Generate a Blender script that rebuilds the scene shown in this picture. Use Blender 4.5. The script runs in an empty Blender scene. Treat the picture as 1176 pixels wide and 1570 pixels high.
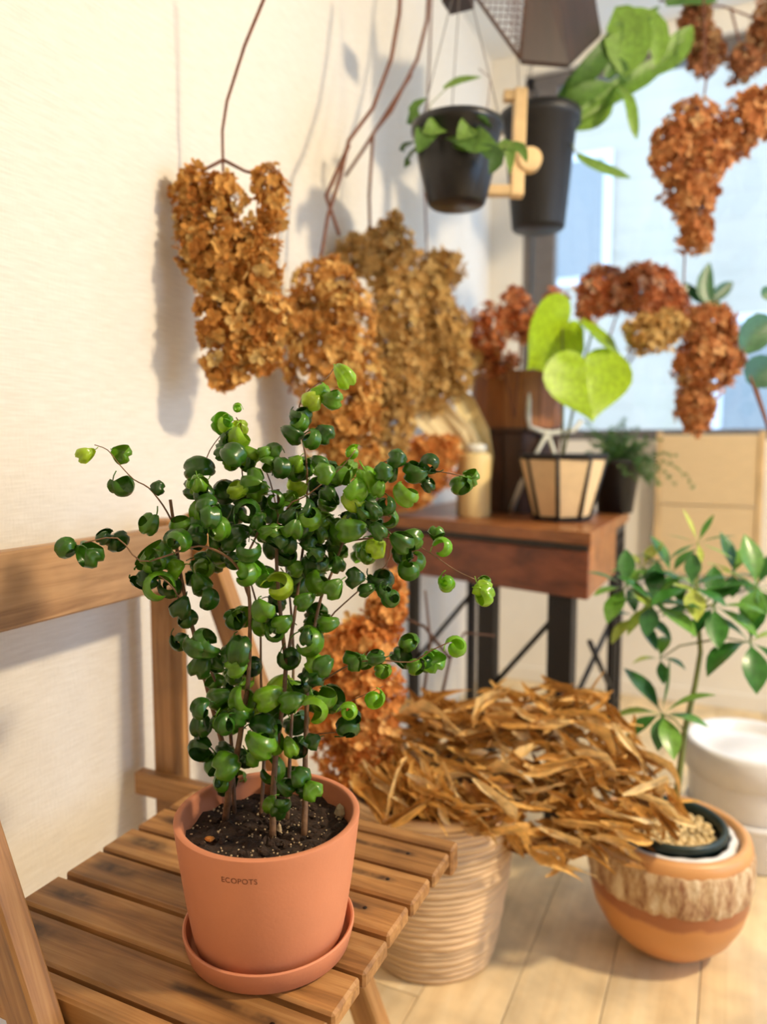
import bpy, math, random
import numpy as np
from mathutils import Vector, Matrix, Euler
random.seed(7)
rng = np.random.default_rng(11)
scene = bpy.context.scene
COL = scene.collection

# ------------------------------------------------------------------ camera
F, PX0, PY0 = 1140.0, 588.0, 785.0
PITCH, HEAD, CAMH = math.radians(5.3), math.radians(25.15), 0.988
FWD = Vector((-math.sin(HEAD) * math.cos(PITCH), math.cos(HEAD) * math.cos(PITCH), -math.sin(PITCH)))
RIGHT = Vector((math.cos(HEAD), math.sin(HEAD), 0))
UP = RIGHT.cross(FWD)
CAM = Vector((0, 0, CAMH))
cd = bpy.data.cameras.new('camera')
cam = bpy.data.objects.new('camera', cd)
COL.objects.link(cam)
m = Matrix((RIGHT, UP, -FWD)).transposed().to_4x4()
m.translation = CAM
cam.matrix_world = m
cd.sensor_fit = 'VERTICAL'
cd.sensor_height = 36.0
cd.sensor_width = 27.0
cd.lens = F / 1570.0 * 36.0
cd.clip_start = 0.02
cd.dof.use_dof = True
cd.dof.focus_distance = 0.80
cd.dof.aperture_fstop = cd.lens / 10.5
scene.camera = cam

# ------------------------------------------------------------------ light
scene.view_settings.view_transform = 'Standard'
scene.view_settings.look = 'None'
scene.view_settings.gamma = 1.0
scene.view_settings.use_curve_mapping = False
scene.view_settings.exposure = -0.20
world = bpy.data.worlds.new('sky')
scene.world = world
world.use_nodes = True
wn = world.node_tree.nodes
wn['Background'].inputs[0].default_value = (0.50, 0.71, 1.0, 1)
wn['Background'].inputs[1].default_value = 5.2


def area(name, loc, target, size, energy, col, portal=False, sy=None):
    l = bpy.data.lights.new(name, 'AREA')
    l.energy = energy
    l.color = col
    l.shape = 'RECTANGLE' if sy else 'DISK'
    l.size = size
    if sy:
        l.size_y = sy
    o = bpy.data.objects.new(name, l)
    COL.objects.link(o)
    o.location = loc
    o.rotation_euler = (Vector(target) - Vector(loc)).to_track_quat('-Z', 'Y').to_euler()
    if portal:
        l.cycles.is_portal = True
    return o


area('ceiling_lamp_light', (1.62, 1.25, 2.46), (0.10, 1.15, 0.3), 0.22, 100, (1.0, 0.82, 0.55))
area('added_fill_light', (1.0, -1.2, 2.46), (0.2, 0.3, 0.4), 0.9, 10, (1.0, 0.86, 0.66))  # weak warm fill added behind the camera, unseen
area('window_portal', (0.4, 3.06, 1.72), (0.4, 0, 1.72), 2.3, 1, (1, 1, 1), True, 1.42)
area('side_window_portal', (2.66, 1.3, 1.2), (0, 1.3, 1.2), 2.4, 1, (1, 1, 1), True, 1.9)


# ------------------------------------------------------------------ helpers
def lin(*c):
    c = c[0] if len(c) == 1 else c
    return tuple(((v / 255) / 12.92 if v / 255 <= .04045 else ((v / 255 + .055) / 1.055) ** 2.4) for v in c) + (1.0,)


def ray(x, y):
    return FWD + RIGHT * ((x - PX0) / F) - UP * ((y - PY0) / F)


def W(x, y, D):
    return CAM + ray(x, y) * D


def onz(x, y, z):
    d = ray(x, y)
    return CAM + d * ((z - CAMH) / d.z)


def ony(x, y, Y):
    d = ray(x, y)
    return CAM + d * (Y / d.y)


WL = {}


class MB:
    def __init__(s):
        s.v, s.f, s.t = [], [], []

    def add(s, vs, fs, tint=None):
        b = len(s.v)
        s.v += [tuple(v) for v in vs]
        s.f += [tuple(i + b for i in f) for f in fs]
        if tint is not None:
            s.t += [tint] * len(vs)
        return s

    def box(s, lo, hi, bev=0.0, M=None):
        x0, y0, z0 = lo
        x1, y1, z1 = hi
        if bev <= 0:
            vs = [Vector((x, y, z)) for x in (x0, x1) for y in (y0, y1) for z in (z0, z1)]
            fs = [(0, 1, 3, 2), (4, 6, 7, 5), (0, 4, 5, 1), (2, 3, 7, 6), (0, 2, 6, 4), (1, 5, 7, 3)]
        else:
            # chamfered box: 24 verts
            b = bev
            vs, idx = [], {}
            for sx in (0, 1):
                for sy in (0, 1):
                    for sz in (0, 1):
                        X, Y, Z = (x0, x1)[sx], (y0, y1)[sy], (z0, z1)[sz]
                        dx, dy, dz = (b, -b)[sx], (b, -b)[sy], (b, -b)[sz]
                        for a, p in ((0, (X, Y + dy, Z + dz)), (1, (X + dx, Y, Z + dz)), (2, (X + dx, Y + dy, Z))):
                            idx[(sx, sy, sz, a)] = len(vs)
                            vs.append(Vector(p))
            fs = []
            q = ((0, 0), (1, 0), (1, 1), (0, 1))
            for k in (0, 1):
                fs.append([idx[(k, a, c, 0)] for a, c in q])
                fs.append([idx[(a, k, c, 1)] for a, c in q])
                fs.append([idx[(a, c, k, 2)] for a, c in q])
            for a in (0, 1):
                for c in (0, 1):
                    fs.append([idx[(a, c, 0, 0)], idx[(a, c, 1, 0)], idx[(a, c, 1, 1)], idx[(a, c, 0, 1)]])
                    fs.append([idx[(a, 0, c, 0)], idx[(a, 1, c, 0)], idx[(a, 1, c, 2)], idx[(a, 0, c, 2)]])
                    fs.append([idx[(0, a, c, 1)], idx[(1, a, c, 1)], idx[(1, a, c, 2)], idx[(0, a, c, 2)]])
            for a in (0, 1):
                for c in (0, 1):
                    for e in (0, 1):
                        fs.append([idx[(a, c, e, 0)], idx[(a, c, e, 1)], idx[(a, c, e, 2)]])
        if M is not None:
            vs = [M @ v for v in vs]
        return s.add(vs, fs)

    def tube(s, pts, rad, n=7, cap=True, tint=None):
        pts = [Vector(p) for p in pts]
        if not hasattr(rad, '__len__'):
            rad = [rad] * len(pts)
        vs, fs = [], []
        ref = None
        for i, p in enumerate(pts):
            t = (pts[min(i + 1, len(pts) - 1)] - pts[max(i - 1, 0)]).normalized()
            if ref is None:
                ref = Vector((0, 0, 1)) if abs(t.z) < .9 else Vector((1, 0, 0))
            a = (ref - t * ref.dot(t))
            if a.length < 1e-5:
                a = t.orthogonal()
            a.normalize()
            ref = a
            b = t.cross(a)
            for k in range(n):
                an = 2 * math.pi * k / n
                vs.append(p + (a * math.cos(an) + b * math.sin(an)) * rad[i])
        for i in range(len(pts) - 1):
            for k in range(n):
                k2 = (k + 1) % n
                fs.append((i * n + k, i * n + k2, (i + 1) * n + k2, (i + 1) * n + k))
        if cap:
            fs.append(tuple(range(n))[::-1])
            fs.append(tuple((len(pts) - 1) * n + k for k in range(n)))
        return s.add(vs, fs, tint)

    def lathe(s, c, prof, n=48, jit=None):
        cx, cy, cz = c
        vs, fs = [], []
        for i, (r, z) in enumerate(prof):
            for k in range(n):
                a = 2 * math.pi * k / n
                rr = r * (1 + (jit(a, z) if jit else 0))
                vs.append((cx + rr * math.cos(a), cy + rr * math.sin(a), cz + z))
        for i in range(len(prof) - 1):
            for k in range(n):
                k2 = (k + 1) % n
                fs.append((i * n + k, i * n + k2, (i + 1) * n + k2, (i + 1) * n + k))
        s.add(vs, fs)
        return s

    def disc(s, c, r, n=48):
        return s.add([(c[0] + r * math.cos(2 * math.pi * k / n), c[1] + r * math.sin(2 * math.pi * k / n), c[2]) for k in range(n)], [tuple(range(n))])

    def ribbon(s, pts, wid, nrm, m=4, fold=0.25, tint=None, wav=0.0):
        """leaf blade along pts; wid half widths; nrm normal hint; fold lifts the edges"""
        pts = [Vector(p) for p in pts]
        vs, fs = [], []
        L = len(pts)
        for i, p in enumerate(pts):
            t = (pts[min(i + 1, L - 1)] - pts[max(i - 1, 0)]).normalized()
            sd = t.cross(Vector(nrm))
            if sd.length < 1e-4:
                sd = t.orthogonal()
            sd.normalize()
            nn = sd.cross(t)
            for j in range(m + 1):
                u = 2 * j / m - 1
                vs.append(p + sd * (u * wid[i]) + nn * (fold * abs(u) * wid[i] + wav * wid[i] * math.sin(i * 2.1 + j * 1.7)))
        for i in range(L - 1):
            for j in range(m):
                a = i * (m + 1) + j
                fs.append((a, a + 1, a + m + 2, a + m + 1))
        return s.add(vs, fs, tint)

    def mesh(s, name, mat, smooth=True, recenter=True, at=None):
        V = np.array(s.v, dtype=float)
        if at is not None:
            c = np.array(at, float)
        elif recenter:
            c = (V.min(0) + V.max(0)) / 2
        else:
            c = np.zeros(3)
        V = V - c
        me = bpy.data.meshes.new(name)
        me.from_pydata(V.tolist(), [], s.f)
        if s.t and len(s.t) == len(s.v):
            a = me.attributes.new('tint', 'FLOAT', 'POINT')
            a.data.foreach_set('value', s.t)
        if smooth:
            me.polygons.foreach_set('use_smooth', [True] * len(me.polygons))
        me.materials.append(mat)
        me.update()
        return me, Vector(c)


def link(name, me, loc, parent=None):
    o = bpy.data.objects.new(name, me)
    COL.objects.link(o)
    if parent is not None:
        o.parent = parent
        o.location = Vector(loc) - WL[parent.name]
    else:
        o.location = loc
    WL[o.name] = Vector(loc)
    return o


def obj(name, mb, mat, parent=None, smooth=True, at=None, sharp=None):
    me, c = mb.mesh(name, mat, smooth, True, at)
    if sharp:
        me.set_sharp_from_angle(angle=math.radians(sharp))
    return link(name, me, c, parent)


def tag(o, label, cat, group=None, kind=None):
    if label:
        o['label'] = label
    if cat:
        o['category'] = cat
    if group:
        o['group'] = group
    if kind:
        o['kind'] = kind
    return o


def thing(name, label, cat, loc, group=None):
    o = bpy.data.objects.new(name, None)
    COL.objects.link(o)
    o.empty_display_size = .05
    o.location = loc
    WL[o.name] = Vector(loc)
    return tag(o, label, cat, group)


def struct(name, mb, mat, smooth=False):
    o = obj(name, mb, mat, None, smooth)
    o['kind'] = 'structure'
    return o


# ------------------------------------------------------------------ materials
def newmat(name):
    mt = bpy.data.materials.new(name)
    mt.use_nodes = True
    nt = mt.node_tree
    b = nt.nodes['Principled BSDF']
    return mt, nt, b


def N(nt, t, **kw):
    n = nt.nodes.new(t)
    for k, v in kw.items():
        if k in n.inputs:
            n.inputs[k].default_value = v
        else:
            setattr(n, k, v)
    return n


def ramp(nt, stops):
    r = nt.nodes.new('ShaderNodeValToRGB')
    e = r.color_ramp.elements
    e[0].position, e[0].color = stops[0]
    e[1].position, e[1].color = stops[-1]
    for p, c in stops[1:-1]:
        x = e.new(p)
        x.color = c
    return r


def coords(nt, scale=(1, 1, 1), kind='Object'):
    tc = nt.nodes.new('ShaderNodeTexCoord')
    mp = nt.nodes.new('ShaderNodeMapping')
    mp.inputs['Scale'].default_value = scale
    nt.links.new(tc.outputs[kind], mp.inputs[0])
    return mp.outputs[0]


def plain(name, col, rough=.5, noise=0.08, nscale=30, bump=0.0, bscale=200, metal=0.0, spec=None, scale=(1, 1, 1), rnd=0.0, sss=None):
    mt, nt, b = newmat(name)
    v = coords(nt, scale)
    nz = N(nt, 'ShaderNodeTexNoise', Scale=nscale, Detail=4.0)
    nt.links.new(v, nz.inputs['Vector'])
    c = Vector(col[:3])
    r = ramp(nt, [(.3, tuple(c * (1 - noise)) + (1,)), (.7, tuple(c * (1 + noise)) + (1,))])
    nt.links.new(nz.outputs[0], r.inputs[0])
    out = r.outputs[0]
    if rnd:
        oi = nt.nodes.new('ShaderNodeObjectInfo')
        hs = N(nt, 'ShaderNodeHueSaturation')
        mr = N(nt, 'ShaderNodeMapRange')
        mr.inputs['To Min'].default_value = 1 - rnd
        mr.inputs['To Max'].default_value = 1 + rnd
        nt.links.new(oi.outputs['Random'], mr.inputs[0])
        nt.links.new(mr.outputs[0], hs.inputs['Value'])
        nt.links.new(out, hs.inputs['Color'])
        out = hs.outputs[0]
    nt.links.new(out, b.inputs['Base Color'])
    b.inputs['Roughness'].default_value = rough
    b.inputs['Metallic'].default_value = metal
    if spec is not None:
        b.inputs['Specular IOR Level'].default_value = spec
    if bump:
        n2 = N(nt, 'ShaderNodeTexNoise', Scale=bscale, Detail=3.0)
        nt.links.new(v, n2.inputs['Vector'])
        bp = N(nt, 'ShaderNodeBump', Strength=bump, Distance=.002)
        nt.links.new(n2.outputs[0], bp.inputs['Height'])
        nt.links.new(bp.outputs[0], b.inputs['Normal'])
    return mt


def wood(name, axis, dark, mid, light, rough=.5, gs=1.0, stain=False, rnd=.12):
    mt, nt, b = newmat(name)
    sc = [38 * gs] * 3
    sc[axis] = 2.2 * gs
    oi = nt.nodes.new('ShaderNodeObjectInfo')
    tc = nt.nodes.new('ShaderNodeTexCoord')
    ad = N(nt, 'ShaderNodeVectorMath', operation='MULTIPLY_ADD')
    cb = nt.nodes.new('ShaderNodeCombineXYZ')
    for i in range(3):
        nt.links.new(oi.outputs['Random'], cb.inputs[i])
    ad.inputs[1].default_value = (3.1, 4.7, 5.3)
    nt.links.new(cb.outputs[0], ad.inputs[0])
    nt.links.new(tc.outputs['Object'], ad.inputs[2])
    mp = nt.nodes.new('ShaderNodeMapping')
    mp.inputs['Scale'].default_value = sc
    nt.links.new(ad.outputs[0], mp.inputs[0])
    nz = N(nt, 'ShaderNodeTexNoise', Scale=1.6, Detail=6.0, Roughness=.62, Distortion=.6)
    nt.links.new(mp.outputs[0], nz.inputs['Vector'])
    r = ramp(nt, [(.25, dark), (.5, mid), (.78, light)])
    nt.links.new(nz.outputs[0], r.inputs[0])
    n3 = N(nt, 'ShaderNodeTexNoise', Scale=9.0, Detail=3.0)
    nt.links.new(ad.outputs[0], n3.inputs['Vector'])
    r3 = ramp(nt, [(.35, (.62, .6, .58, 1)), (.65, (1.08, 1.05, 1.0, 1))])
    nt.links.new(n3.outputs[0], r3.inputs[0])
    mx = N(nt, 'ShaderNodeMix', data_type='RGBA', blend_type='MULTIPLY')
    mx.inputs[0].default_value = .75
    nt.links.new(r.outputs[0], mx.inputs[6])
    nt.links.new(r3.outputs[0], mx.inputs[7])
    hs = N(nt, 'ShaderNodeHueSaturation')
    mr = N(nt, 'ShaderNodeMapRange')
    mr.inputs['To Min'].default_value = 1 - rnd
    mr.inputs['To Max'].default_value = 1 + rnd
    nt.links.new(oi.outputs['Random'], mr.inputs[0])
    nt.links.new(mr.outputs[0], hs.inputs['Value'])
    nt.links.new(mx.outputs[2], hs.inputs['Color'])
    out = hs.outputs[0]
    if stain:
        # rust streaks bleeding along the grain from the two nails of each slat
        sp = nt.nodes.new('ShaderNodeSeparateXYZ')
        nt.links.new(tc.outputs['Object'], sp.inputs[0])
        n4 = N(nt, 'ShaderNodeTexNoise', Scale=40.0, Detail=3.0)
        nt.links.new(ad.outputs[0], n4.inputs['Vector'])

        def band(axis_out, c, w, inner=.25):
            s1 = N(nt, 'ShaderNodeMath', operation='SUBTRACT')
            nt.links.new(axis_out, s1.inputs[0])
            s1.inputs[1].default_value = c
            a1 = N(nt, 'ShaderNodeMath', operation='ABSOLUTE')
            nt.links.new(s1.outputs[0], a1.inputs[0])
            m1 = N(nt, 'ShaderNodeMapRange', interpolation_type='SMOOTHSTEP')
            nt.links.new(a1.outputs[0], m1.inputs[0])
            m1.inputs['From Min'].default_value = w * inner
            m1.inputs['From Max'].default_value = w
            m1.inputs['To Min'].default_value = 1
            m1.inputs['To Max'].default_value = 0
            return m1.outputs[0]

        def mul(a, c):
            x = N(nt, 'ShaderNodeMath', operation='MULTIPLY')
            nt.links.new(a, x.inputs[0])
            if isinstance(c, float):
                x.inputs[1].default_value = c
            else:
                nt.links.new(c, x.inputs[1])
            return x.outputs[0]
        s_r = mul(band(sp.outputs[0], .112, .075, .7), band(sp.outputs[1], .004, .009))
        s_l = mul(band(sp.outputs[0], -.165, .05), band(sp.outputs[1], .004, .016))
        mxx = N(nt, 'ShaderNodeMath', operation='MAXIMUM')
        nt.links.new(s_r, mxx.inputs[0])
        nt.links.new(s_l, mxx.inputs[1])
        nr = ramp(nt, [(.3, (.35, .35, .35, 1)), (.55, (1, 1, 1, 1))])
        nt.links.new(n4.outputs[0], nr.inputs[0])
        fac = mul(mul(mxx.outputs[0], nr.outputs[0]), .85)
        ms = N(nt, 'ShaderNodeMix', data_type='RGBA')
        nt.links.new(fac, ms.inputs[0])
        nt.links.new(out, ms.inputs[6])
        ms.inputs[7].default_value = lin(48, 30, 20)
        out = ms.outputs[2]
    nt.links.new(out, b.inputs['Base Color'])
    b.inputs['Roughness'].default_value = rough
    bp = N(nt, 'ShaderNodeBump', Strength=.25, Distance=.001)
    nt.links.new(nz.outputs[0], bp.inputs['Height'])
    nt.links.new(bp.outputs[0], b.inputs['Normal'])
    return mt


def leafy(name, stops, rough=.35, trans=.25, coat=0.0, spec=.5):
    """foliage colour picked per piece (object random plus the 'tint' attribute)"""
    mt, nt, b = newmat(name)
    oi = nt.nodes.new('ShaderNodeObjectInfo')
    at = nt.nodes.new('ShaderNodeAttribute')
    at.attribute_name = 'tint'
    ad = N(nt, 'ShaderNodeMath', operation='ADD')
    nt.links.new(oi.outputs['Random'], ad.inputs[0])
    nt.links.new(at.outputs['Fac'], ad.inputs[1])
    fr = N(nt, 'ShaderNodeMath', operation='FRACT')
    nt.links.new(ad.outputs[0], fr.inputs[0])
    r = ramp(nt, stops)
    nt.links.new(fr.outputs[0], r.inputs[0])
    nz = N(nt, 'ShaderNodeTexNoise', Scale=90.0, Detail=3.0)
    nt.links.new(coords(nt), nz.inputs['Vector'])
    r2 = ramp(nt, [(.3, (.72, .72, .72, 1)), (.7, (1.15, 1.15, 1.15, 1))])
    nt.links.new(nz.outputs[0], r2.inputs[0])
    mx = N(nt, 'ShaderNodeMix', data_type='RGBA', blend_type='MULTIPLY')
    mx.inputs[0].default_value = 1
    nt.links.new(r.outputs[0], mx.inputs[6])
    nt.links.new(r2.outputs[0], mx.inputs[7])
    nt.links.new(mx.outputs[2], b.inputs['Base Color'])
    b.inputs['Roughness'].default_value = rough
    b.inputs['Specular IOR Level'].default_value = spec
    if coat:
        b.inputs['Coat Weight'].default_value = coat
        b.inputs['Coat Roughness'].default_value = .18
    if trans:
        tr = N(nt, 'ShaderNodeBsdfTranslucent')
        nt.links.new(mx.outputs[2], tr.inputs[0])
        ms = N(nt, 'ShaderNodeMixShader')
        ms.inputs[0].default_value = trans
        nt.links.new(b.outputs[0], ms.inputs[1])
        nt.links.new(tr.outputs[0], ms.inputs[2])
        nt.links.new(ms.outputs[0], nt.nodes['Material Output'].inputs[0])
    return mt


def wallpaper():
    mt, nt, b = newmat('woven_wallpaper')
    v = coords(nt, (1, 10, 160))
    nz = N(nt, 'ShaderNodeTexNoise', Scale=2.2, Detail=4.0, Roughness=.6)
    nt.links.new(v, nz.inputs['Vector'])
    v2 = coords(nt, (1, 150, 25))
    n2 = N(nt, 'ShaderNodeTexNoise', Scale=2.0, Detail=2.0)
    nt.links.new(v2, n2.inputs['Vector'])
    ad = N(nt, 'ShaderNodeMath', operation='ADD')
    nt.links.new(nz.outputs[0], ad.inputs[0])
    nt.links.new(n2.outputs[0], ad.inputs[1])
    bp = N(nt, 'ShaderNodeBump', Strength=.35, Distance=.002)
    nt.links.new(ad.outputs[0], bp.inputs['Height'])
    nt.links.new(bp.outputs[0], b.inputs['Normal'])
    r = ramp(nt, [(.3, lin(220, 212, 200)), (.7, lin(234, 228, 218))])
    nt.links.new(nz.outputs[0], r.inputs[0])
    nt.links.new(r.outputs[0], b.inputs['Base Color'])
    b.inputs['Roughness'].default_value = .8
    return mt


M = {}
M['wallpaper'] = wallpaper()
M['plaster'] = plain('cream_plaster', lin(236, 228, 214), .85, .03, 8, .1)
M['ceiling'] = plain('white_ceiling', lin(238, 236, 230), .9, .02, 6)
M['floorw'] = wood('pale_floor_planks', 1, lin(222, 194, 150), lin(236, 212, 170), lin(242, 224, 188), .35, .5, rnd=.05)
M['floorbase'] = plain('floor_joint', lin(150, 120, 88), .7)
D_, Mi, Li = lin(104, 68, 36), lin(168, 120, 70), lin(204, 160, 104)
M['slat'] = wood('teak_slat', 0, D_, Mi, Li, .48, 1.0, True)
M['teakx'] = wood('teak_rail', 0, D_, Mi, Li, .5)
M['teaky'] = wood('teak_backrail', 1, lin(132, 94, 64), lin(186, 146, 106), lin(208, 170, 130), .5)
M['teakz'] = wood('teak_post', 2, D_, Mi, Li, .45)
M['nail'] = plain('dark_nail', lin(45, 32, 24), .5, metal=.6)
M['terra'] = plain('terracotta_pot', lin(206, 132, 96), .55, .05, 14, .08, 260)
M['print'] = plain('dark_print', lin(112, 60, 40), .6)
M['soil'] = plain('potting_soil', lin(46, 30, 20), .95, .5, 160, 1.0, 220)
M['perlite'] = plain('perlite', lin(190, 165, 130), .9, .25, 300)
M['stone'] = plain('pale_stone', lin(176, 160, 128), .8, .25, 120, .6, 200)
M['stem'] = plain('ficus_bark', lin(124, 92, 66), .7, .25, 120, .5, 300)
M['stemred'] = plain('thin_twig_bark', lin(112, 66, 44), .7, .25, 80)
M['ficus'] = leafy('ficus_leaf', [(0, lin(34, 74, 14)), (.5, lin(56, 104, 18)), (.85, lin(92, 142, 24)), (1, lin(114, 160, 28))], .32, .15, .2)
M['ficusy'] = leafy('young_ficus_leaf', [(0, lin(96, 168, 30)), (.6, lin(140, 196, 34)), (1, lin(178, 206, 50))], .3, .3, .4)
M['hyd1'] = leafy('dried_hydrangea_orange', [(0, lin(170, 106, 46)), (.35, lin(210, 148, 74)), (.7, lin(230, 178, 98)), (1, lin(226, 194, 126))], .8, .3, spec=.2)
M['hyd2'] = leafy('dried_hydrangea_amber', [(0, lin(188, 126, 60)), (.35, lin(222, 164, 88)), (.7, lin(236, 192, 118)), (1, lin(224, 190, 114))], .8, .3, spec=.2)
M['hyd3'] = leafy('dried_hydrangea_tan', [(0, lin(190, 144, 80)), (.4, lin(214, 172, 104)), (.7, lin(228, 194, 130)), (1, lin(206, 172, 104))], .8, .3, spec=.2)
M['hydr'] = leafy('dried_hydrangea_russet', [(0, lin(184, 100, 58)), (.5, lin(212, 134, 86)), (.85, lin(224, 160, 114)), (1, lin(234, 204, 176))], .8, .3, spec=.2)
M['hydo'] = leafy('dried_hydrangea_bright', [(0, lin(200, 120, 56)), (.4, lin(228, 154, 80)), (.8, lin(242, 182, 108)), (1, lin(238, 196, 126))], .8, .3, spec=.2)
M['hydw'] = leafy('dried_hydrangea_rosy', [(0, lin(170, 102, 58)), (.4, lin(208, 140, 86)), (.75, lin(226, 168, 112)), (1, lin(222, 182, 128))], .8, .3, spec=.2)
M['hydb'] = leafy('dried_hydrangea_brown', [(0, lin(150, 96, 64)), (.5, lin(186, 126, 86)), (1, lin(182, 150, 108))], .8, .3, spec=.2)
M['husk'] = leafy('dry_brown_leaf', [(0, lin(140, 94, 46)), (.2, lin(200, 146, 72)), (.6, lin(238, 190, 108)), (1, lin(248, 222, 168))], .6, .2, spec=.35)
M['twig'] = plain('dark_twig', lin(84, 56, 40), .8, .3, 60)
M['basket'] = plain('bamboo_strip', lin(224, 190, 148), .6, .16, 14, .4, 90, scale=(1, 1, 8), rnd=.14)
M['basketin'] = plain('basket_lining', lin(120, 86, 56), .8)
M['black'] = plain('black_plastic', lin(24, 24, 28), .34, .1, 30)
M['blackpot'] = plain('charcoal_plastic', lin(30, 30, 33), .5, .1, 30)
M['iron'] = plain('dark_iron', lin(22, 17, 17), .6, .2, 40)
M['tabletop'] = wood('table_top_wood', 0, lin(112, 64, 32), lin(158, 98, 52), lin(186, 126, 74), .35, .5)
M['apron'] = wood('table_drawer_wood', 0, lin(84, 42, 26), lin(124, 68, 42), lin(150, 88, 56), .4, .5)
M['gap'] = plain('drawer_gap_shade', lin(66, 60, 56), .6)  # dark colour stands in for shade in the gap above the drawer
M['white'] = plain('white_enamel', lin(226, 224, 214), .35)
M['whitepl'] = plain('white_plastic', lin(228, 226, 226), .3, .03)
M['cream'] = plain('cream_wax', lin(236, 210, 150), .5, .04, 12)
M['paper'] = plain('cream_paper', lin(232, 212, 166), .8, .06, 20)
M['lantern'] = plain('cream_panel', lin(226, 196, 150), .6, .06, 40)
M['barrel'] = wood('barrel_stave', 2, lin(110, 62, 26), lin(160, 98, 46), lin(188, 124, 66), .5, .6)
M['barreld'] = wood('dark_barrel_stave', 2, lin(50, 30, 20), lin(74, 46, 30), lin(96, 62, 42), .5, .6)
M['lime'] = leafy('lime_leaf', [(0, lin(150, 196, 30)), (1, lin(176, 212, 40))], .4, .35)
M['epi'] = leafy('succulent_leaf', [(0, lin(72, 112, 44)), (.5, lin(104, 142, 52)), (1, lin(134, 172, 62))], .4, .25)
M['hoya'] = leafy('trailing_leaf', [(0, lin(60, 96, 36)), (.6, lin(92, 130, 46)), (1, lin(120, 152, 66))], .4, .2)
M['scheff'] = leafy('variegated_leaf', [(0, lin(44, 100, 44)), (.4, lin(70, 132, 50)), (.75, lin(120, 168, 60)), (1, lin(196, 204, 92))], .35, .2, .2)
M['rubber'] = leafy('dark_oval_leaf', [(0, lin(38, 84, 50)), (1, lin(66, 116, 62))], .35, .15, .2)
M['fern'] = leafy('fern_needle', [(0, lin(70, 116, 60)), (.6, lin(96, 142, 74)), (1, lin(132, 168, 100))], .6, .25)
M['greenstem'] = plain('green_stem', lin(120, 128, 66), .6)
M['darkbox'] = wood('dark_walnut', 2, lin(34, 20, 16), lin(50, 31, 26), lin(66, 42, 34), .5, .6)
M['wire'] = plain('grey_wire', lin(120, 112, 108), .45, metal=.5)
M['palewood'] = wood('pale_wood_bar', 2, lin(206, 170, 120), lin(224, 192, 142), lin(236, 208, 164), .5, .6)
M['pebble'] = plain('tan_pebble', lin(214, 186, 134), .7, .15, 60, rnd=.2)
M['greenpot'] = plain('dark_green_plastic', lin(30, 48, 44), .35)
M['frame'] = plain('bronze_window_frame', lin(112, 106, 104), .4, metal=.2)
M['mat'] = plain('woven_bamboo_mat', lin(222, 194, 150), .75, .06, 10, .5, 60, scale=(2, 2, 30))
M['house'] = plain('pale_siding', lin(184, 170, 150), .8, .10, 1.2)
M['houseroof'] = plain('grey_roof', lin(140, 142, 140), .8)
M['ground'] = plain('outdoor_gravel', lin(190, 190, 186), .9)


def glassmat():
    mt, nt, b = newmat('window_glass')
    tr = N(nt, 'ShaderNodeBsdfTransparent')
    tr.inputs[0].default_value = (.96, .98, 1, 1)
    gl = N(nt, 'ShaderNodeBsdfGlossy', Roughness=.02)
    ms = N(nt, 'ShaderNodeMixShader')
    ms.inputs[0].default_value = .05
    nt.links.new(tr.outputs[0], ms.inputs[1])
    nt.links.new(gl.outputs[0], ms.inputs[2])
    nt.links.new(ms.outputs[0], nt.nodes['Material Output'].inputs[0])
    return mt


M['glass'] = glassmat()


def bowlmat():
    mt, nt, b = newmat('glazed_bowl')
    tc = nt.nodes.new('ShaderNodeTexCoord')
    sp = nt.nodes.new('ShaderNodeSeparateXYZ')
    nt.links.new(tc.outputs['Object'], sp.inputs[0])
    nz = N(nt, 'ShaderNodeTexNoise', Scale=22.0, Detail=4.0)
    nt.links.new(tc.outputs['Object'], nz.inputs['Vector'])
    m1 = N(nt, 'ShaderNodeMath', operation='MULTIPLY_ADD')
    nt.links.new(nz.outputs[0], m1.inputs[0])
    m1.inputs[1].default_value = .03
    nt.links.new(sp.outputs[2], m1.inputs[2])
    mr = N(nt, 'ShaderNodeMapRange')
    mr.inputs['From Min'].default_value = 0
    mr.inputs['From Max'].default_value = .26
    nt.links.new(m1.outputs[0], mr.inputs[0])
    o = lin(206, 142, 82)
    br = lin(164, 100, 60)
    r = ramp(nt, [(.0, o), (.50, o), (.54, br), (.86, br), (.92, lin(206, 148, 92)), (1, lin(214, 158, 100))])
    nt.links.new(mr.outputs[0], r.inputs[0])
    nt.links.new(r.outputs[0], b.inputs['Base Color'])
    b.inputs['Roughness'].default_value = .38
    return mt


def barkmat():
    mt, nt, b = newmat('carved_bark_glaze')
    v = coords(nt, (26, 26, 9))
    nz = N(nt, 'ShaderNodeTexNoise', Scale=1.6, Detail=6.0, Roughness=.7)
    nt.links.new(v, nz.inputs['Vector'])
    r = ramp(nt, [(.36, lin(140, 90, 58)), (.5, lin(196, 162, 122)), (.62, lin(226, 206, 172))])
    nt.links.new(nz.outputs[0], r.inputs[0])
    nt.links.new(r.outputs[0], b.inputs['Base Color'])
    b.inputs['Roughness'].default_value = .7
    bp = N(nt, 'ShaderNodeBump', Strength=.8, Distance=.006)
    nt.links.new(nz.outputs[0], bp.inputs['Height'])
    nt.links.new(bp.outputs[0], b.inputs['Normal'])
    return mt


M['bowl'] = bowlmat()
M['bark'] = barkmat()

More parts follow.
